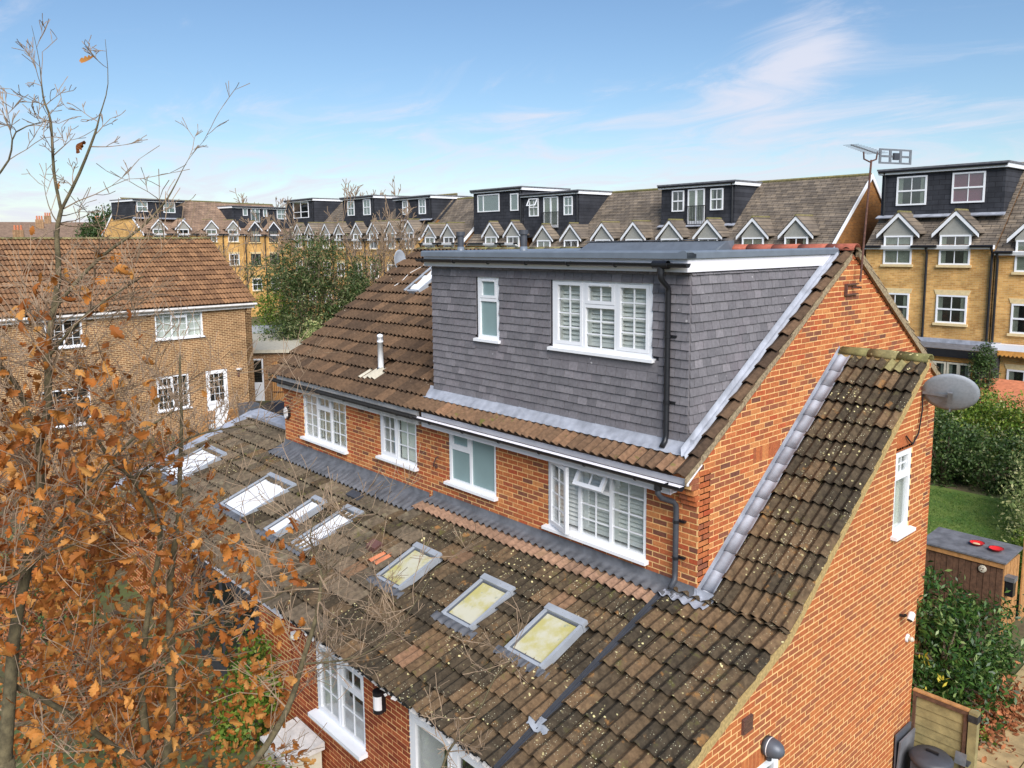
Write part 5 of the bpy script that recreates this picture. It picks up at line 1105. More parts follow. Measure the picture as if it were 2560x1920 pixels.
# distant roofs at the far left
def distant(x, y, w, h, ang, lab, rot=0, chim=2, z=0):
    t = thing('distant_house', (x, y, GZ), lab, 'house', 'distant rooftops'); c, s_ = math.cos(ang), math.sin(ang); A = Vector((c, s_, 0)); P_ = Vector((-s_, c, 0)); o = Vector((x, y, 0))
    m = MB(); m.obox(o-A*w/2-P_*4+Vector((0, 0, GZ)), A*w, P_*8, Vector((0, 0, h-GZ))); m.build('walls', 'brick_annex', t)
    m = MB(); m.prism([o-A*(w/2+.2)-P_*4.4+Vector((0, 0, h-.2)), o-A*(w/2+.2)+Vector((0, 0, h+3.2)), o-A*(w/2+.2)+P_*4.4+Vector((0, 0, h-.2))], A*(w+.4)); m.build('roof', 'roof_distant', t)
    for k in range(chim):
        q = o+A*(w*(-.42+.84*k/max(1, chim-1)))+Vector((0, 0, h+2.2)); m = MB(); m.obox(q-A*.6-P_*.4, A*1.2, P_*.8, Vector((0, 0, 2.2))); m.build('chimney', 'brick_annex', t)
        for j in range(3): m = MB(); m.lathe([(.14, 0), (.12, .6), (0, .6)], q+A*(-.35+.35*j)+Vector((0, 0, 2.2)), n=8); m.build('chimney_pot', 'terracotta', t)
distant(-150, 15, 22, 8.0, R(75), 'distant roof with chimney stacks at the far left skyline'); distant(-148, 40, 16, 8.2, R(78), 'distant roof with pale dormer beside the dark tree'); distant(-130, -8, 18, 6.2, R(80), 'distant roof partly behind oak twigs'); distant(-170, 30, 30, 9.4, R(76), 'farthest roof line with several chimney pots', chim=3)
distant(-112, 20, 14, 5.6, R(75), 'low brown roof behind the brown-brick house')
# ================================================================ brown brick house at the left
azB = R(-5); dB = Vector((-math.sin(azB), -math.cos(azB), 0)); nB = Vector((math.cos(azB), -math.sin(azB), 0))
CB = Vector((-28.57, 7.09, 0)); HB = Plane(CB, dB, nB)
t = HBT = thing('brown_brick_house', CB+dB*9-nB*4, 'brown brick house with tan pantiled roof behind the oak twigs', 'house')
LB = 19.0
hw = [(2.25, 4.25, 3.95, 5.22), (7.0, 8.3, 4.0, 5.2), (3.0, 4.35, 1.0, 2.42), (1.28, 2.25, GZ, 2.42), (6.9, 8.6, 1.0, 2.42), (11.5, 13.5, 3.95, 5.22), (11.5, 13.5, 1.0, 2.42)]
m = MB(); slab(m, HB, [rect(0, LB, GZ, 5.35)], hw, -.3, 0); m.build('wall', 'brick_brown', t)
m = MB(); E_ = Plane(CB, -nB, -dB); slab(m, E_, [[(0, GZ), (7.6, GZ), (7.6, 5.2), (3.8, 7.95), (0, 5.2)]], [], -.3, 0); m.build('gable_wall', 'brick_brown', t)
def hbwin(h, lights, back, name='window'):
    global H1
    fo, q = window(HB, t, *h, lights, fr=.06, back=(back, .25), sill=.1 if name == 'window' else 0, name=name); return fo
hbwin(hw[0], [TX(r=(0, .33, 0, 1), nx=2, nz=4), TX(r=(.33, .67, .7, 1), sash=.05, nx=2), TX(r=(.33, .67, 0, .7), nx=2, nz=3), TX(r=(.67, 1, 0, 1), nx=2, nz=4)], 'blind_white')
hbwin(hw[1], [TX(r=(0, .5, 0, 1), nx=2, nz=4), TX(r=(.5, 1, 0, 1), nx=2, nz=4)], 'room_dark'); hbwin(hw[2], [TX(r=(0, .5, 0, 1), nx=3, nz=4), TX(r=(.5, 1, .68, 1), nx=3, sash=.05), TX(r=(.5, 1, 0, .68), nx=3, nz=3)], 'room_dark')
hbwin(hw[3], [TX(r=(0, 1, .42, 1), sash=.1, nx=3, nz=4), TX(r=(0, 1, 0, .42), pane='white_upvc')], 'room_dark', 'garden_door')
for k in (4, 5, 6): hbwin(hw[k], [TX(r=(0, .5, 0, 1), nx=2, nz=4), TX(r=(.5, 1, 0, 1), nx=2, nz=4)], 'room_dark')
sB = (8.02-5.25)/3.95; cB = 1/math.hypot(1, sB); UB = (-nB*cB+Vector((0, 0, sB*cB)))
oB = HB.p(LB+.1, 5.25-.02, .25); m = MB(); m.prism([HB.p(-.1, 5.15, .15), HB.p(-.1, 8.0, -3.8), HB.p(-.1, 5.15, -7.75), HB.p(-.1, 5.05, -7.75), HB.p(-.1, 7.9, -3.8), HB.p(-.1, 5.05, .15)], dB*(LB+.2)); rB = m.build('roof', 'tile_tan', t)
TB = tile_roof(oB, -dB, UB, LB+.28, 4.02/cB, 'tile_tan', rB, seg=4, key='tb', h=.045)
pieces('roof_tile', TB, t, 'roof_tiles', 300)
ridge_caps(t, HB.p(-.15, 8.03, -3.8), HB.p(LB, 8.03, -3.8), 'ridge_moss', .13, .9)
m = MB(); pbox(m, HB, -.1, LB, 5.0, 5.17, .12, .16); m.build('fascia', 'white_dirty', t); m = MB(); m.tube([HB.p(-.15, 5.17, .26), HB.p(LB, 5.17, .26)], .06, 6); m.build('gutter', 'white_dirty', t)
m = MB()
for k in range(4): pbox(m, HB, .0, .22, 4.78+.075*k, 4.84+.075*k, .004, .03+.035*k)
m.build('kneeler', 'brick_brown', t)
t = thing('bulkhead_light', HB.p(.75, 2.3, 0), 'small white lamp and thermometer beside the glazed garden door', 'wall light')
m = MB(); pbox(m, HB, .65, .85, 2.32, 2.38, .002, .12); m.build('shade', 'lamp_white', t); m = MB(); pbox(m, HB, .72, .8, 2.0, 2.25, .002, .04); m.build('plate', 'rust', t)
# flat-roofed annex with the white door
t = thing('flat_roof_annex', (-36, 11, GZ), 'flat-roofed brick annex with pale roof and white door', 'annex')
AN = [(-33.6, 8.4), (-30.9, 11.6), (-36.5, 16.2), (-41.5, 10.6)]
m = MB(); m.prism([(x, y, GZ) for x, y in AN], (0, 0, 2.45)); m.build('walls', 'brick_annex', t)
m = MB(); cx_ = sum(p[0] for p in AN)/4; cy_ = sum(p[1] for p in AN)/4; m.prism([(cx_+(x-cx_)*1.05, cy_+(y-cy_)*1.05, 2.36) for x, y in AN], (0, 0, .16)); m.build('roof', 'concrete', t)
m = MB(); m.prism([(-40.8, 11.6, 2.53), (-37.2, 15.6, 2.53), (-37.5, 15.9, 2.53), (-41.1, 11.9, 2.53)], (0, 0, .45)); m.build('parapet', 'velux_grey', t)
dv = Vector((2.7, 3.2, 0)).normalized(); AP = Plane((-33.6, 8.4, 0), dv, Vector((dv.y, -dv.x, 0)))
far_window(AP, t, .35, 1.35, GZ, 2.05, 'plain', False, False, 'room_dark', name='back_door'); m = MB(); pbox(m, AP, .42, 1.28, GZ+.05, .85, .0, .045); m.build('door_panel', 'white_upvc', t)
t = thing('wall_heater', AP.p(.1, 2.0, .3), 'white box unit on a bracket beside the back door', 'heat pump'); m = MB(); pbox(m, AP, -.15, .3, 2.05, 2.6, .05, .35); m.build('case', 'lamp_white', t); m = MB(); pbox(m, AP, -.15, .3, 2.0, 2.04, .0, .35); m.build('bracket', 'dark_grey', t)
t = thing('bamboo_fence', (-31, 9.8, GZ), 'woven bamboo screen fence beside the back door', 'fence')
for k in range(26):
    p = AP.p(1.9+.10*k, GZ, .35); m = MB(); m.tube([p, p+Vector((0, 0, 2.0+random.uniform(-.05, .05)))], .045, 6); m.build('cane', 'wood_light', t)
m = MB(); [pbox(m, AP, 1.85, 4.5, z, z+.04, .39, .43) for z in (.4, 1.1, 1.75)]; m.build('binding', 'wood_dark', t)
# things on the terrace between the houses
t = thing('covered_barbecue', (-25.6, 6.9, GZ), 'barbecue under a black weatherproof cover', 'barbecue')
m = MB(); bx_, by_ = -25.7, 6.7; V = []
for z, wx, wy, dx in ((GZ, .75, .38, 0), (.75, .80, .42, 0), (.85, .80, .42, 0), (1.18, .36, .30, .1), (1.25, .22, .22, .1)): V += [(bx_-wx+dx, by_-wy, z), (bx_+wx+dx, by_-wy, z), (bx_+wx+dx, by_+wy, z), (bx_-wx+dx, by_+wy, z)]
m.add(V, [(i*4+j, i*4+(j+1) % 4, i*4+4+(j+1) % 4, i*4+4+j) for i in range(4) for j in range(4)]+[(16, 17, 18, 19)]); m.build('cover', 'black_pvc', t)
m = MB(); m.bar((bx_-.1, by_-.44, .9), (bx_+.3, by_-.44, .95), .03); m.build('strap', 'dark_grey', t)
t = thing('zinc_planter', (-28.0, 6.5, GZ), 'tall grey planter with yellow-green plants', 'planter'); m = MB(); m.prism([(-28.35, 6.15, GZ), (-27.65, 6.15, GZ), (-27.65, 6.85, GZ), (-28.35, 6.85, GZ)], (0, 0, .95)); m.build('pot', 'velux_dark', t)
def chair(x, y, rz, lab):
    t = thing('folding_chair', (x, y, GZ), lab, 'chair', 'folding garden chairs'); M_ = Matrix.Translation((x, y, GZ)) @ Matrix.Rotation(rz, 4, 'Z')
    def B_(nm, a, b, w, h=None): m = MB(); m.bar(M_ @ Vector(a), M_ @ Vector(b), w, h); m.build(nm, 'wood_light', t)
    for s_ in (-.21, .21): B_('leg', (s_, .25, 0), (s_, -.18, .95), .035); B_('leg', (s_, -.28, 0), (s_, .2, .46), .035)
    for k in range(6): B_('seat_slat', (-.23, -.18+.075*k, .45), (.23, -.18+.075*k, .45), .055, .015)
    for k in range(6): B_('back_slat', (-.21, -.02-.034*k, .60+.07*k), (.21, -.02-.034*k, .60+.07*k), .018, .05)
chair(-27.6, 4.6, R(75), 'left slatted wooden garden chair by the glazed door'); chair(-27.35, 5.45, R(100), 'right slatted wooden garden chair by the glazed door')
t = thing('woven_fence', (-22, -1, GZ), 'weathered wooden fence below the brown-brick house', 'fence')
for k in range(40):
    p = Vector((-23.6+.02*k, 3.0-.22*k, GZ)); m = MB(); m.obox(p, (.02, 0, 0), (.0, -.20, 0), (0, 0, 1.25+random.uniform(-.03, .03))); m.build('board', 'wood_light', t)
for z in (.3, 1.0): m = MB(); m.bar((-23.62, 3.0, z), (-22.8, -5.8, z), .05, .08); m.build('rail', 'wood_dark', t)
# ================================================================ vegetation helpers
def np_mesh(name, V, quads, mat, parent=None, loops=4, smooth=False):
    me = bpy.data.meshes.new(name); nf = len(quads); me.vertices.add(len(V)); me.vertices.foreach_set('co', np.asarray(V, np.float32).ravel())
    me.loops.add(nf*loops); me.loops.foreach_set('vertex_index', np.asarray(quads, np.int32).ravel()); me.polygons.add(nf); me.polygons.foreach_set('loop_start', np.arange(0, nf*loops, loops, dtype=np.int32)); me.polygons.foreach_set('loop_total', np.full(nf, loops, np.int32))
    me.update(calc_edges=True); me.validate(); me.materials.append(MATS[mat]); return link(name, me, parent)
def unit(n):
    v = rng.normal(size=(n, 3)); return v/np.linalg.norm(v, axis=1)[:, None]
def leaf_cloud(P, size, aspect=.5, droop=0.0, nrm=None, jitter=.9):
    """two bent halves per leaf, centred on points P"""
    n = len(P); d = unit(n); d[:, 2] -= droop; d /= np.linalg.norm(d, axis=1)[:, None]
    e = unit(n) if nrm is None else nrm+unit(n)*jitter
    s = np.cross(d, e); s /= np.linalg.norm(s, axis=1)[:, None]+1e-9; u = np.cross(s, d); L_ = size*rng.uniform(.6, 1.25, n)[:, None]; w = L_*aspect*.5
    a = P-d*L_*.5; b = P+s*w+u*w*.35; c = P+d*L_*.5; e_ = P-s*w+u*w*.35
    V = np.stack([a, b, c, e_], 1).reshape(-1, 3); i = np.arange(n)[:, None]*4; Q = np.concatenate([i+0, i+1, i+2, i+3], 1)
    return V, Q
def blob_points(blobs, n, shell=.55, clump=.0, nclump=0):
    """points in the outer shell of ellipsoids (x,y,z,rx,ry,rz), gathered in clumps"""
    B = np.array(blobs, float); w = (B[:, 3]*B[:, 4]*B[:, 5])**(2/3); w /= w.sum(); k = rng.choice(len(B), nclump or n, p=w)
    d = unit(len(k)); r = rng.uniform(shell, 1.0, len(k))[:, None]; P = B[k, :3]+d*r*B[k, 3:]
    if nclump:
        j = rng.integers(0, nclump, n); N_ = d[j]; P = P[j]+rng.normal(size=(n, 3))*clump; return P, N_
    return P, d
def bush(name, label, cat, blobs, n, size, mat, trunk=None, aspect=.5, group=None, clump=.12, shell=.5, extra=None, droop=.2, cl=14, stems=5):
    b0 = blobs[0]; t = thing(name, (b0[0], b0[1], GZ), label, cat, group)
    P, N_ = blob_points(blobs, n, shell, clump, max(20, n//cl)); P[:, 2] = np.maximum(P[:, 2], GZ+.03)
    V, Q = leaf_cloud(P, size, aspect, droop, N_); o = np_mesh('crown', V, Q, mat, t); tag(o, kind='stuff')
    if extra:
        V, Q = leaf_cloud(blob_points(blobs, extra[1], .8)[0], extra[2], aspect, droop); tag(np_mesh('pale_leaves', V, Q, extra[0], t), kind='stuff')
    m = MB()
    for b in blobs:
        for k in range(stems):
            a = random.uniform(0, 6.28); q = Vector((b[0]+b[3]*.55*math.cos(a), b[1]+b[4]*.55*math.sin(a), b[2]+b[5]*random.uniform(-.1, .6)))
            f = Vector((b0[0], b0[1], GZ)) if stems == 1 else Vector((b0[0]+(b[0]-b0[0])*.6, b0[1]+(b[1]-b0[1])*.6, GZ)); mid = f.lerp(q, .5)+Vector((random.uniform(-.1, .1), random.uniform(-.1, .1), .1))
            m.tube([f, mid, q], [.05*b[5]**.5, .035*b[5]**.5, .012], 5)
    m.build('trunk', 'bark', t); return t
RMIN = [.0022]
def grow(mb, p, d, L_, r, lev, rs, tips, spread=.5, n=3, up_=.15, seg=4, kids=(2, 4), shrink=.62):
    pts = [p.copy()]; rad = [r]; q = p.copy(); dd = d.normalized()
    for i in range(seg):
        dd = (dd+Vector((rs.uniform(-1, 1), rs.uniform(-1, 1), rs.uniform(-1, 1)))*.16+Vector((0, 0, up_*.2))).normalized(); q = q+dd*L_/seg; pts.append(q.copy()); rad.append(max(RMIN[0], r*(1-(i+1)/seg*.72)))
    mb.tube(pts, rad, 6 if r > .02 else (4 if r > .006 else 3), False); tips.append((q.copy(), dd.copy(), lev))
    if lev <= 0: return
    for k in range(rs.randint(*kids)):
        i = rs.randint(1, seg); b = pts[i]; a = (dd+Vector((rs.uniform(-1, 1), rs.uniform(-1, 1), rs.uniform(-.6, 1)))*spread*1.6).normalized()
        grow(mb, b, a, L_*rs.uniform(shrink*.7, shrink*1.15), rad[i]*.62, lev-1, rs, tips, spread, n, up_, max(2, seg-1), kids, shrink)
def bare_tree(name, label, base, h, r, lev=4, seed=1, mat='twig', group=None, spread=.5, lean=(0, 0), trunk=.3):
    rs = random.Random(seed); t = thing(name, base, label, 'tree', group); base = Vector(base)
    m = MB(); tp = base+Vector((lean[0], lean[1], h*trunk)); m.tube([base, base.lerp(tp, .5)+Vector((.05, .03, 0)), tp], [r, r*.85, r*.7], 8); m.build('trunk', 'bark', t)
    m = MB(); tips = []; RMIN[0] = max(.004, (base-CAM).length*.00036)
    for k in range(5):
        a = k*1.26+rs.random(); grow(m, tp-Vector((0, 0, h*trunk*.2*rs.random())), Vector((math.cos(a)*.55, math.sin(a)*.55, 1)), h*(1-trunk)*.55, r*.5, lev-1, rs, tips, spread)
    tag(m.build('branches', mat, t), kind='stuff'); RMIN[0] = .0022; return t, tips
# ---- between the houses and the terrace
EG = []
for k in range(40):
    a = random.gauss(0, 1.9); z = random.uniform(1.0, 8.0-.55*abs(a)); EG.append((-35.4+a*.42, 14.2+a*.9+random.gauss(0, .5), z, .8+random.random()*.6, .8+random.random()*.6, .6+random.random()*.7))
bush('evergreen_tree', 'tall olive-green evergreen tree beside the brown-brick house', 'tree', EG, 20000, .24, 'leaf_mixed', extra=('leaf_dark', 9000, .22), clump=.30, aspect=.28, cl=16, stems=1)
bush('laurel_shrub', 'rounded glossy shrub behind the tan roof verge', 'shrub', [(-40.2, 14.0, 4.0, 1.5, 1.5, 1.6), (-39.5, 13.6, 2.6, 1.5, 1.5, 1.6)], 5000, .16, 'leaf_bright', clump=.16)
bush('variegated_ivy', 'pale variegated ivy hanging below the evergreen tree', 'ivy', [(-32.6, 13.6, 2.0, 1.2, .9, 1.9), (-33.4, 12.8, 2.2, 1.0, .8, 1.7)], 6000, .15, 'leaf_variegated', clump=.12)
bush('ivy_column', 'ivy-clad trunk below the bare tree', 'ivy', [(-36.6, 17.2, 3.6, .8, .8, 3.0), (-35.4, 16.6, 2.4, 1.1, 1.0, 2.4), (-34.9, 17.6, 3.0, 1.2, 1.1, 2.4)], 11000, .19, 'leaf_dark', extra=('leaf_olive', 1500, .14), clump=.12)
bush('olive_shrub', 'olive-green wispy shrub between tree and dormer', 'shrub', [(-33.8, 17.9, 3.2, 1.3, 1.1, 2.2), (-33.0, 19.0, 2.6, 1.3, 1.1, 2.6), (-31.9, 19.8, 2.2, 1.3, 1.1, 2.6), (-30.8, 20.6, 2.2, 1.3, 1.1, 2.4)], 12000, .2, 'leaf_olive', clump=.25, aspect=.25)
bare_tree('bare_tree', 'bare brown tree in front of the terrace, left of the dormer', (-37.5, 18.6, GZ), 10.0, .16, 5, 3, spread=.5)
bare_tree('bare_tree', 'bare twiggy tree right of the evergreen tree', (-39.6, 17.8, GZ), 9.8, .14, 5, 8, spread=.55)
bare_tree('bare_tree', 'brown bare tree nearest the tiled verge of the attached house', (-36.2, 19.8, GZ), 9.4, .15, 5, 51, spread=.55)
bare_tree('bare_tree', 'arching bare shrub with pale stems over the evergreen', (-37.0, 15.0, GZ), 7.4, .09, 4, 12, spread=.7)
bare_tree('bare_tree', 'bare tree in front of the yellow gable house', (-58.0, 19.0, GZ), 10.4, .20, 5, 21, spread=.6)
bare_tree('bare_tree', 'bare tree on the skyline above the tan tiled slope', (-112, 48, GZ), 17.5, .3, 5, 31, spread=.4)
bare_tree('bare_tree', 'faint bare tree on the skyline above the black dormers', (-125, 74, GZ), 18.5, .3, 5, 37, spread=.35)
bush('skyline_conifer', 'dark conifer on the skyline left of the yellow gable', 'tree', [(-104, 23.5, 10.6, 3.0, 3.0, 2.6), (-105, 21.8, 8.6, 2.8, 2.8, 2.6), (-103, 25.5, 8.8, 2.2, 2.2, 2.4)], 9000, .42, 'leaf_dark', clump=.4, aspect=.45)
# ---- right-hand gardens
sheet('lawn', [(-9, 11.2), (4.5, 11.2), (4.5, 18.6), (-9, 18.6)], GZ+.02, 'lawn')
P = np.stack([rng.uniform(-4.5, 1.5, 26000), rng.uniform(11.3, 18.2, 26000), np.full(26000, GZ+.05)], 1); V, Q = leaf_cloud(P, .075, .16, 0); V[:, 2] = np.maximum(V[:, 2], GZ+.02)
o = np_mesh('grass', V, Q, 'grass_blade'); tag(o, 'short bright green lawn grass beyond the shed', 'grass', kind='stuff')
bush('garden_hedge', 'yellow-green hedge along the far end of the lawn', 'hedge', [(-5.2+1.25*k, 22.3+.2*math.sin(k*2), 1.15, 1.25, 1.2, 1.25+.15*math.sin(k)) for k in range(6)], 21000, .13, 'leaf_bright', extra=('leaf_variegated', 2500, .12), clump=.16)
bush('dark_shrub', 'large dark green shrub in front of the hedge', 'shrub', [(-4.0, 19.4, .9, 1.5, 1.2, 1.3), (-2.4, 19.8, .7, 1.5, 1.2, 1.2), (-1.0, 19.5, .6, 1.0, 1.0, 1.1), (-5.4, 19.2, .8, 1.3, 1.2, 1.2)], 17000, .12, 'leaf_dark', extra=('leaf_olive', 1800, .11), clump=.13)
bush('variegated_shrub', 'pale variegated shrub at the right edge of the lawn', 'shrub', [(-.35, 16.2, .6, 1.0, 1.0, 1.5), (.1, 14.9, .2, .9, .9, 1.2), (-.6, 17.6, 1.0, .9, .9, 1.4)], 9000, .11, 'leaf_variegated', clump=.14)
bush('column_topiary', 'narrow upright shrub by the black garden room', 'shrub', [(-5.2, 26.3, 2.0, .55, .55, 1.6), (-5.15, 26.3, 3.1, .4, .4, .7)], 4500, .10, 'leaf_dark', clump=.09)
bush('grey_shrub', 'grey-green fluffy shrub left of the column shrub', 'shrub', [(-6.3, 25.4, .9, .9, .9, 1.2)], 4000, .10, 'leaf_olive', clump=.14, aspect=.3)
bush('round_shrub', 'rounded green shrub right of the column shrub', 'shrub', [(-4.3, 25.0, 1.0, 1.0, 1.0, 1.1)], 4000, .10, 'leaf_bright', clump=.10)
bush('shed_shrub', 'bright shrub behind the shed at the right edge', 'shrub', [(.55, 12.3, .5, .55, .6, .8)], 2600, .10, 'leaf_bright', clump=.1)
t = bush('laurel_bush', 'big glossy dark green laurel between the side wall and shed', 'shrub', [(.55, 6.9, .25, .95, 1.0, .95), (-.1, 7.7, .5, .9, .9, .95), (1.15, 6.3, .05, .6, .7, .6), (.85, 7.9, .35, .7, .7, .85), (.2, 5.6, -.05, .7, .7, .7), (1.5, 5.75, -.05, .4, .5, .35)], 11000, .125, 'leaf_laurel', clump=.10, aspect=.36, shell=.62)
for (x, y, z) in ((.62, 5.9, .62), (.95, 5.75, .40), (.72, 5.4, .22), (1.35, 5.25, .02)):
    V, Q = leaf_cloud(np.array([[x, y, z]])+rng.normal(size=(9, 3))*.05, .11, .35, .6); np_mesh('yellow_sprig', V, Q, 'leaf_yellow', t)
# shed with red bowls
t = thing('garden_shed', (0, 9.6, GZ), 'low brown plank shed with felt roof beside the laurel', 'shed')
SX0, SX1, SY0, SY1, SZ = -.75, .74, 9.25, 10.15, 1.42
for k in range(13):
    a = SX0+(SX1-SX0)*k/13; m = MB(); m.box(a+.004, a+(SX1-SX0)/13-.004, SY0-.02+.008*(k % 2), SY0, GZ, SZ-.10); m.build('plank', 'wood_dark', t)
for k in range(8):
    a = SY0+(SY1-SY0)*k/8; m = MB(); m.box(SX1, SX1+.02+.006*(k % 2), a+.004, a+(SY1-SY0)/8-.004, GZ, SZ-.10); m.build('plank', 'wood_light', t)
m = MB(); m.box(SX0, SX1-.002, SY0+.002, SY1, GZ, SZ-.10); m.build('carcass', 'wood_dark', t)
m = MB(); m.box(SX0-.05, SX1+.04, SY0-.05, SY0-.028, SZ-.14, SZ-.04); m.build('fascia_board', 'wood_light', t)
m = MB(); m.prism([(SX0-.08, SY0-.08, SZ-.03), (SX0-.08, SY1+.08, SZ+.02), (SX0-.08, SY1+.08, SZ+.05), (SX0-.08, SY0-.08, SZ+.0)], (SX1-SX0+.14, 0, 0)); m.build('felt_roof', 'felt', t)
for i, (x, y) in enumerate(((.10, 9.72), (.47, 9.66))):
    t = thing('red_bowl', (x, y, SZ+.03), ('red bowl with scraps, left on the shed roof', 'red bowl, right on the shed roof')[i], 'bowl', 'red bowls on the shed')
    m = MB(); m.lathe([(0, .0), (.08, .0), (.13, .05), (.14, .055), (.12, .045), (.07, .012), (0, .012)], (x, y, SZ+.035), n=18); m.build('bowl', 'red_plastic', t, True)
    if i == 0: m = MB(); m.lathe([(0, .03), (.06, .025), (.08, .015)], (x-.02, y, SZ+.035), n=7); m.build('scraps', 'cream_stone', t)
t = thing('sun_plaque', (.35, 9.2, 1.2), 'small round face plaque on the shed front', 'plaque'); m = MB(); m.lathe([(0, 0), (.075, 0), (.07, .025), (.03, .035), (0, .03)], (.38, SY0-.03, 1.17), (0, -1, 0), 14); m.build('disc', 'concrete', t)
m = MB(); [m.lathe([(0, 0), (.012, .004), (0, .008)], (.38+dx, SY0-.062, 1.17+dz), (0, -1, 0), 8) for dx, dz in ((-.025, .02), (.025, .02), (0, -.025))]; m.build('features', 'rust', t)
t = thing('solar_lamp', (.86, 9.35, .9), 'black box lamp with silver lid on the shed side', 'lamp'); m = MB(); m.box(.78, .92, 9.28, 9.44, .72, 1.02); m.build('body', 'black_pvc', t); m = MB(); m.prism([(.76, 9.26, 1.025), (.94, 9.26, 1.025), (.94, 9.46, 1.025), (.76, 9.46, 1.025)], (0, .0, .09)); m.build('lid', 'metal_grey', t)
t = thing('side_gate', (.95, 10.4, GZ), 'narrow weathered plank fence running back from the shed', 'fence')
for k in range(9): m = MB(); m.box(.80, .83, 10.2+.14*k, 10.33+.14*k, GZ, 1.75+.02*(k % 7)); m.build('board', 'wood_light', t)
m = MB(); m.box(.835, .875, 10.2, 11.5, 1.5, 1.58); m.build('rail', 'wood_light', t)
# paved side path
o = sheet('path', [(1.28, 3.2), (6, 3.2), (6, 16), (1.05, 16)], GZ+.012, 'ground_soil')
for j in range(15):
    for i in range(3):
        x0 = 1.62+i*.62+(.12 if j < 5 else -.10-.05*(j-5)); y0 = 4.0+j*.62; m = MB()
        m.prism([(x0+random.uniform(0, .01), y0, GZ+.014), (x0+.60, y0+random.uniform(0, .01), GZ+.014), (x0+.60, y0+.60, GZ+.014), (x0, y0+.595, GZ+.014)], (0, 0, .03+random.uniform(0, .008))); m.build('paving_slab', 'paving' if (i, j) != (0, 7) else 'concrete', o)
for j in range(4):
    m = MB(); m.box(1.62, 1.72, 3.75+j*.50, 4.23+j*.50, GZ+.014, GZ+.09); m.build('kerb_stone', 'paving', o)
OAK = [(0, 0), (.10, .05), (.16, .16), (.12, .22), (.22, .30), (.27, .42), (.17, .46), (.25, .58), (.24, .70), (.13, .72), (.15, .86), (.06, .97), (0, 1.0)]
def oak_leaf(size, curl=.25):
    V = []; F = []
    for s_ in (0, 1, -1):
        for (x, y) in OAK:
            if s_ == 0: V.append((0, y*size, -curl*size*.35*math.sin(y*3.1)))
            else: V.append((s_*x*size*1.15, y*size, -curl*size*.35*math.sin(y*3.1)+abs(x)*size*curl*1.3))
    n = len(OAK)
    for i in range(n-1): F.append((i, n+i, n+i+1, i+1)); F.append((i+1, 2*n+i+1, 2*n+i, i))
    return V, F
def oak_np(P, size, droop=.8):
    """many lobed leaves as one mesh"""
    Vl, Fl = oak_leaf(1.0); Vl = np.array(Vl); n = len(P); d = unit(n); d[:, 2] -= droop; d /= np.linalg.norm(d, axis=1)[:, None]; e = unit(n); s = np.cross(d, e); s /= np.linalg.norm(s, axis=1)[:, None]; u = np.cross(s, d); L_ = size*rng.uniform(.6, 1.2, n)
    W_ = P[:, None, :]+L_[:, None, None]*(s[:, None, :]*Vl[None, :, 0, None]+d[:, None, :]*Vl[None, :, 1, None]+u[:, None, :]*Vl[None, :, 2, None])
    F = np.array(Fl)[None]+(np.arange(n)*len(Vl))[:, None, None]; return W_.reshape(-1, 3), F.reshape(-1, 4)
P = np.stack([rng.normal(1.55, .28, 1500), rng.normal(6.0, .75, 1500), np.zeros(1500)], 1); P[:, 2] = GZ+.05+np.maximum(0, .14-.5*((P[:, 0]-1.55)**2+.12*(P[:, 1]-6)**2))*rng.uniform(0, 1, 1500); P = P[(P[:, 0] > 1.28)]
V, Q = oak_np(P, .11, 0); V[:, 2] = np.maximum(V[:, 2], GZ+.03); o = np_mesh('leaf_litter', V, Q, 'litter_leaf'); tag(o, 'heap of dry brown leaves beside the paved path', 'leaves', kind='stuff')
bush('path_weeds', 'small green weeds growing at the path edge', 'weeds', [(1.75, 5.0, -.02, .15, .35, .12), (1.66, 4.2, -.02, .12, .3, .12)], 500, .07, 'leaf_bright', clump=.05)
# fence panel, bin, leaning board
t = thing('fence_panel', (1.7, 3.62, GZ), 'lichened overlap fence panel between side wall and post', 'fence')
for k in range(9): m = MB(); z = GZ+.02+.135*k; m.obox((1.30, 3.60, z), (.70, 0, 0), (0, .012, 0), (0, .016, .15)); m.build('slat', 'wood_green', t)
for (x0, x1, z0, z1) in ((1.28, 2.02, 1.16, 1.225), (1.285, 1.325, GZ, 1.16), (1.965, 2.01, GZ, 1.16)): m = MB(); m.box(x0, x1, 3.575, 3.64, z0, z1); m.build('frame_batten', 'wood_dark', t)
m = MB(); m.box(1.275, 2.02, 3.57, 3.65, 1.226, 1.245); m.build('capping', 'wood_light', t)
m = MB(); m.box(2.03, 2.14, 3.56, 3.67, GZ, 1.24); m.build('post', 'wood_green', t); m = MB(); m.box(2.022, 2.148, 3.552, 3.678, 1.10, 1.20); m.build('post_band', 'black_worn', t)
t = thing('leaning_board', (1.33, 3.3, GZ), 'grey-green board leaning on the side wall by the fence', 'board'); m = MB(); m.obox((1.29, 3.02, GZ), (.0, .50, 0), (.02, 0, 0), (-.015, .02, .86)); m.build('panel', 'velux_dark', t); m = MB(); m.obox((1.312, 3.00, GZ), (.0, .50, 0), (.025, 0, 0), (.03, .02, .80)); m.build('second_panel', 'felt', t)
t = thing('wheelie_bin', (1.72, 3.2, GZ), 'dark grey bin with domed lid in front of the fence panel', 'bin')
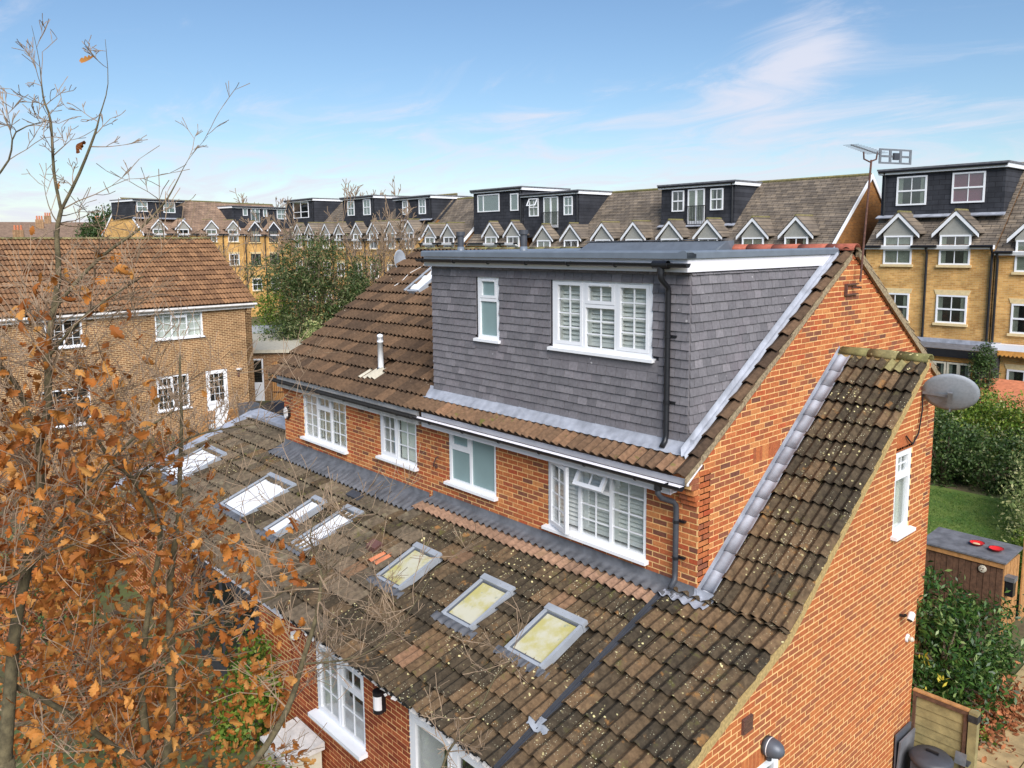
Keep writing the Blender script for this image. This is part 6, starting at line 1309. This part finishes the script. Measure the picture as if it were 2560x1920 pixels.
m = MB(); m.prism([(1.52, 2.98, GZ), (1.90, 2.98, GZ), (1.90, 3.44, GZ), (1.52, 3.44, GZ)], (0, 0, .62)); m.build('body', 'dark_grey', t); m = MB(); m.lathe([(.275, 0), (.28, .04), (.24, .08), (.12, .11), (0, .115)], (1.71, 3.20, .522), n=20); m.build('lid', 'dark_grey', t, True); m = MB(); m.bar((1.64, 3.2, .655), (1.80, 3.2, .655), .03); m.build('handle', 'black_pvc', t)
t = thing('metal_plate', (1.98, 3.4, .4), 'grey metal plate fixed to the fence post', 'plate'); m = MB(); m.obox((1.93, 3.42, .50), (.14, .0, 0), (0, .02, 0), (0, .03, .16)); m.build('plate', 'metal_grey', t); m = MB(); m.box(2.03, 2.10, 3.44, 3.555, .5, .53); m.build('arm', 'dark_grey', t)
# ================================================================ rear garden: oaks in the foreground
def at(u, v, dep): return CAM+(fw+rt*((u-1280)/FPX)-up*((v-960-SYPX)/FPX))*dep
def limb(mb, pts, n=8):
    """pts: (u, v, depth, radius in metres)"""
    P_ = [at(u, v, d) for u, v, d, r in pts]; R_ = [p[3] for p in pts]; Q_ = []; S_ = []
    for i in range(len(P_)-1):
        for k in range(3):
            f = k/3; a = P_[max(i-1, 0)]; b = P_[i]; c = P_[i+1]; d = P_[min(i+2, len(P_)-1)]
            Q_.append(.5*((2*b)+(c-a)*f+(2*a-5*b+4*c-d)*f*f+(3*b-a-3*c+d)*f**3)); S_.append(R_[i]+(R_[i+1]-R_[i])*f)
    Q_.append(P_[-1]); S_.append(R_[-1]); mb.tube(Q_, S_, n, False); return list(zip(Q_, S_))
def twigs(mb, sk, rs, n, L_, lev, tips, r=.006, spread=.6, up_=.1, bias=None):
    for k in range(n):
        p, r0_ = sk[rs.randint(0, len(sk)-1)]; d = Vector((rs.uniform(-1, 1), rs.uniform(-1, 1), rs.uniform(-.3, 1)))
        if bias: d += Vector(bias)
        grow(mb, p.copy(), d, L_*rs.uniform(.5, 1.2), min(r, r0_*.6), lev, rs, tips, spread, up_=up_, seg=4, kids=(2, 4))
rs = random.Random(5)
T1 = thing('oak_tree', tuple(at(400, 1900, 5.6).xy)+(GZ,), 'many-stemmed young oak with dry brown leaves in the left foreground', 'tree')
b1 = at(395, 1990, 5.6); m = MB(); m.tube([Vector((b1.x, b1.y, GZ)), Vector((b1.x+.02, b1.y, 2)), b1], [.10, .085, .06], 10); 
s1 = limb(m, [(398, 1990, 5.6, .058), (416, 1899, 5.6, .036), (428, 1790, 5.6, .034), (427, 1609, 5.65, .030), (424, 1465, 5.7, .026), (438, 1356, 5.7, .022), (448, 1274, 5.75, .019), (450, 1165, 5.8, .016), (454, 1057, 5.8, .013), (450, 960, 5.85, .010), (450, 887, 5.9, .008)])
s2 = limb(m, [(385, 1960, 5.6, .045), (372, 1899, 5.55, .030), (354, 1718, 5.5, .024), (362, 1591, 5.5, .021), (382, 1465, 5.5, .019), (400, 1321, 5.5, .018), (333, 1198, 5.4, .016), (275, 1147, 5.4, .013), (213, 1042, 5.3, .010), (202, 990, 5.3, .007), (196, 900, 5.3, .004)])
s3 = limb(m, [(420, 1990, 5.6, .05), (560, 1960, 5.4, .028), (636, 1905, 5.3, .024), (719, 1772, 5.3, .021), (759, 1645, 5.3, .018), (792, 1537, 5.3, .014), (803, 1446, 5.35, .010), (797, 1410, 5.4, .008), (775, 1340, 5.4, .005), (800, 1280, 5.4, .003)])
s4 = limb(m, [(385, 1960, 5.6, .05), (362, 1913, 5.4, .022), (289, 1870, 5.2, .020), (174, 1786, 4.9, .018), (60, 1726, 4.7, .016), (-40, 1680, 4.6, .014)])
s5 = limb(m, [(354, 1718, 5.5, .014), (286, 1700, 5.4, .013), (200, 1740, 5.3, .012), (90, 1800, 5.2, .010), (-30, 1830, 5.1, .009)])
s6 = limb(m, [(333, 1198, 5.4, .012), (420, 1130, 5.6, .010), (500, 1085, 5.8, .007), (640, 1060, 6.0, .004)])
s7 = limb(m, [(803, 1446, 5.35, .006), (850, 1400, 5.4, .004), (890, 1370, 5.4, .003), (960, 1250, 5.5, .0018)])
s8 = limb(m, [(428, 1590, 5.65, .010), (560, 1545, 5.6, .008), (690, 1490, 5.5, .006), (830, 1400, 5.4, .003)])
s9 = limb(m, [(760, 1660, 5.3, .008), (900, 1640, 5.2, .006), (1000, 1560, 5.2, .004), (1090, 1420, 5.2, .0025)])
s10 = limb(m, [(1090, 1990, 4.9, .010), (1120, 1880, 4.9, .008), (1190, 1790, 4.9, .006), (1240, 1690, 4.9, .0045), (1290, 1640, 4.9, .003)])
m.build('trunk', 'bark_moss', T1, True)
tips1 = []; m = MB()
for s_, n, L_ in ((s1[6:], 34, .6), (s2[9:], 34, .55), (s3[6:], 34, .42), (s4, 24, .5), (s5, 20, .5), (s6, 22, .5), (s7, 8, .3), (s8, 22, .4), (s9, 20, .32), (s10[3:], 14, .22)): twigs(m, s_, rs, n, L_, 2, tips1)
tag(m.build('twigs', 'twig', T1), kind='stuff')
T2 = thing('oak_tree', tuple(at(20, 1900, 4.6).xy)+(GZ,), 'taller oak at the left edge reaching above the rooftops', 'tree')
b2 = at(10, 1900, 4.6); m = MB(); m.tube([Vector((b2.x, b2.y, GZ)), Vector((b2.x, b2.y+.02, 2)), b2], [.09, .075, .052], 10)
q1 = limb(m, [(10, 1900, 4.6, .045), (20, 1790, 4.6, .036), (38, 1573, 4.6, .032), (66, 1428, 4.6, .029), (82, 1310, 4.6, .027), (101, 1220, 4.6, .025), (98, 1111, 4.65, .023), (119, 1021, 4.7, .022), (120, 894, 4.7, .021), (124, 838, 4.75, .019), (146, 693, 4.8, .017), (142, 585, 4.8, .014), (153, 525, 4.85, .012)])
q2 = limb(m, [(153, 525, 4.85, .010), (135, 432, 4.9, .009), (127, 304, 4.9, .007), (108, 243, 4.9, .005), (98, 152, 4.95, .0022), (79, 64, 5.0, .001)])
q3 = limb(m, [(153, 525, 4.85, .010), (199, 432, 4.85, .009), (236, 338, 4.85, .007), (250, 287, 4.85, .004), (270, 209, 4.85, .0026), (263, 98, 4.85, .0012)])
q4 = limb(m, [(124, 800, 4.75, .013), (155, 747, 4.8, .012), (253, 642, 5.0, .010), (347, 574, 5.1, .008), (409, 509, 5.2, .006), (438, 462, 5.2, .004), (470, 400, 5.3, .0018), (520, 340, 5.3, .001)])
q5 = limb(m, [(98, 1111, 4.65, .016), (40, 960, 4.5, .013), (-20, 900, 4.4, .012)])
q6 = limb(m, [(66, 1428, 4.6, .018), (140, 1330, 4.7, .015), (210, 1230, 4.8, .012), (330, 1100, 5.0, .009), (430, 1030, 5.2, .005)])
q7 = limb(m, [(120, 894, 4.7, .010), (200, 800, 4.6, .008), (280, 740, 4.6, .005), (360, 690, 4.6, .003)])
q8 = limb(m, [(-40, 480, 4.4, .007), (22, 400, 4.4, .005), (40, 330, 4.4, .004), (124, 300, 4.5, .002)])
q9 = limb(m, [(-30, 1480, 4.3, .016), (30, 1440, 4.4, .014), (90, 1400, 4.5, .010), (190, 1360, 4.6, .006)])
m.build('trunk', 'bark_moss', T2, True)
tips2 = []; m = MB()
for s_, n, L_ in ((q1[8:26], 60, .55), (q1[26:], 13, .36), (q2[2:], 9, .2), (q3[2:], 8, .17), (q4[4:], 9, .22), (q5, 22, .45), (q6, 34, .5), (q7, 26, .42), (q8, 8, .2), (q9, 14, .4)): twigs(m, s_, rs, n, L_, 2, tips2, .005)
tag(m.build('twigs', 'twig', T2), kind='stuff')
# dry leaves hang from the twigs, densest low down
def px(p):
    d = p-CAM; z = d.dot(fw); return 1280+FPX*d.dot(rt)/z, 960+SYPX-FPX*d.dot(up)/z
def dens(u, v):
    if v > 1000: b = .95 if u < 620 else (.75 if u < 760 else .0)
    elif v > 850: b = .6 if u < 330 else .15
    elif v > 520: b = .16 if u < 330 else .02
    else: b = .012
    if u > 560 and v < 1330: b *= .05
    if u > 400 and v < 1230: b *= .25
    return b
LVS = []
def hang(tips, T_, n_each, size):
    for p, d, lev in tips:
        u, v = px(p); pr = dens(u, v)
        if rs.random() > pr: continue
        for k in range(rs.randint(*n_each)):
            q = p+Vector((rs.gauss(0, .05), rs.gauss(0, .05), rs.gauss(-.02, .05))); dd = Vector((rs.uniform(-1, 1), rs.uniform(-1, 1), rs.uniform(-1.5, .3))).normalized(); x = dd.orthogonal().normalized(); x = Matrix.Rotation(rs.uniform(0, 6.28), 3, dd) @ x; zz = x.cross(dd); s_ = size*rs.uniform(.65, 1.2)
            M = Matrix(((x.x*s_, dd.x*s_, zz.x*s_, q.x), (x.y*s_, dd.y*s_, zz.y*s_, q.y), (x.z*s_, dd.z*s_, zz.z*s_, q.z), (0, 0, 0, 1))); LVS.append((T_, M, q))
hang(tips1, T1, (0, 1), .088); hang(tips2, T2, (0, 1), .085)
# leafy masses lower in the two crowns
for T_, box, n in ((T1, (60, 700, 1230, 1960, 5.5, 7.6), 1800), (T2, (-30, 420, 1040, 1960, 4.9, 6.4), 900), (T1, (180, 640, 1130, 1900, 6.0, 7.6), 900)):
    cl_ = [(rs.uniform(box[0], box[1]), rs.uniform(box[2], box[3]), rs.uniform(box[4], box[5])) for _ in range(n//9)]
    for c in cl_:
        if c[0] > 430+.42*(c[1]-1150) or rs.random() > dens(c[0], c[1])+.1: continue
        p = at(*c); m_ = rs.randint(5, 12)
        for k in range(m_):
            q = p+Vector((rs.gauss(0, .11), rs.gauss(0, .11), rs.gauss(0, .10))); dd = Vector((rs.uniform(-1, 1), rs.uniform(-1, 1), rs.uniform(-1.5, .3))).normalized(); x = Matrix.Rotation(rs.uniform(0, 6.28), 3, dd) @ dd.orthogonal().normalized(); zz = x.cross(dd); s_ = .076*rs.uniform(.5, 1.3)
            LVS.append((T_, Matrix(((x.x*s_, dd.x*s_, zz.x*s_, q.x), (x.y*s_, dd.y*s_, zz.y*s_, q.y), (x.z*s_, dd.z*s_, zz.z*s_, q.z), (0, 0, 0, 1))), q))
def warp(vf, tw, bend):
    V, F = vf; return [(x*math.cos(tw*y)-z*math.sin(tw*y)+bend*.25*math.sin(y*2.4), y, x*math.sin(tw*y)+z*math.cos(tw*y)+bend*.3*y*y) for x, y, z in V], F
OV = [warp(oak_leaf(1.0, c), tw, bd) for c, tw, bd in ((.15, .3, .2), (.35, -.9, -.3), (.6, 1.1, .5), (.8, -.4, .9), (1.0, 1.6, -.6), (.5, .0, -1.0), (.3, 2.0, .3))]
for T_ in (T1, T2):
    items = []
    for k, (t_, M, q) in enumerate(LVS):
        if t_ is T_: V, F = OV[k % 7]; items.append((('oakleaf', k % 7), V, F, M, 'oak_leaf', T_, q))
    pieces('leaf', items, T_, 'foliage', 150)
print('oak leaves', len(LVS))
# undergrowth below the oaks
def blob_at(u, v, dep, r): p = at(u, v, dep); return (p.x, p.y, p.z, r, r, r*.8)
bush('ivy_bush', 'bright ivy below the oak beside the cabinet', 'ivy', [(-4.2, -3.9, .2, .55, .5, .5), (-3.6, -4.3, .0, .5, .5, .4)], 2600, .085, 'leaf_bright', clump=.08, aspect=.7)
bush('ivy_bush', 'green climber on the corner between the two extensions', 'ivy', [(-6.0, -3.15, .9, .5, .35, .8), (-6.3, -3.3, .2, .6, .4, .6)], 3200, .085, 'leaf_bright', clump=.08, aspect=.7)
bush('privet_hedge', 'brown and green hedge running down the rear garden', 'hedge', [(-7.2-1.1*k, -4.4-.15*k, .35, .9, .8, .8) for k in range(9)], 15000, .085, 'litter_leaf', extra=('leaf_dark', 5000, .09), clump=.1)
bush('garden_shrub', 'dense winter shrub at the left edge behind the oak', 'shrub', [(-15.5, -1.6, .8, 1.5, 1.2, 1.4), (-17.0, -3.0, .8, 1.6, 1.3, 1.3), (-14.6, -4.4, .4, 1.4, 1.2, 1.0), (-18.5, -.4, .9, 1.4, 1.3, 1.4)], 14000, .10, 'litter_leaf', extra=('leaf_olive', 5000, .1), clump=.14)
for k, (x, y, sd, lb_) in enumerate(((-17.5, -1.5, 41, 'bare shrub in front of the brown-brick house, left'), (-19.5, 1.0, 43, 'bare shrub in front of the brown-brick house, right'), (-16.5, -3.4, 47, 'low bare shrub behind the oak stems'))): bare_tree('bare_shrub', lb_, (x, y, GZ), 4.3-.5*k, .06, 5, sd, spread=.6, trunk=.15)
P = np.stack([rng.uniform(-9, 1.0, 2600), rng.uniform(-7.6, -3.0, 2600), np.full(2600, GZ+.03)], 1); V, Q = oak_np(P, .11, 0); V[:, 2] = np.maximum(V[:, 2], GZ+.012); o = np_mesh('fallen_leaves', V, Q, 'oak_leaf'); tag(o, 'fallen oak leaves covering the rear garden', 'leaves', kind='stuff')
t = thing('numbered_bin', (-1.6, -5.2, GZ), 'black wheeled bin marked 3 under the oak', 'bin')
nb = at(105, 1779, 7.0); m = MB(); m.box(nb.x-.24, nb.x+.24, nb.y-.02, nb.y+.46, GZ, .98); m.build('body', 'black_pvc', t); m = MB(); m.prism([(nb.x-.26, nb.y-.05, .985), (nb.x+.26, nb.y-.05, .985), (nb.x+.26, nb.y+.48, 1.06), (nb.x-.26, nb.y+.48, 1.06)], (0, 0, .03)); m.build('lid', 'black_pvc', t)
m = MB(); Pn = [(nb.x+.045*math.cos(a), nb.y-.026, .79+.04*math.sin(a)) for a in [R(150-30*k) for k in range(9)]]+[(nb.x+.05*math.cos(a), nb.y-.026, .705+.045*math.sin(a)) for a in [R(90-30*k) for k in range(10)]]
m.tube(Pn, .010, 5); m.build('numeral', 'white_upvc', t)
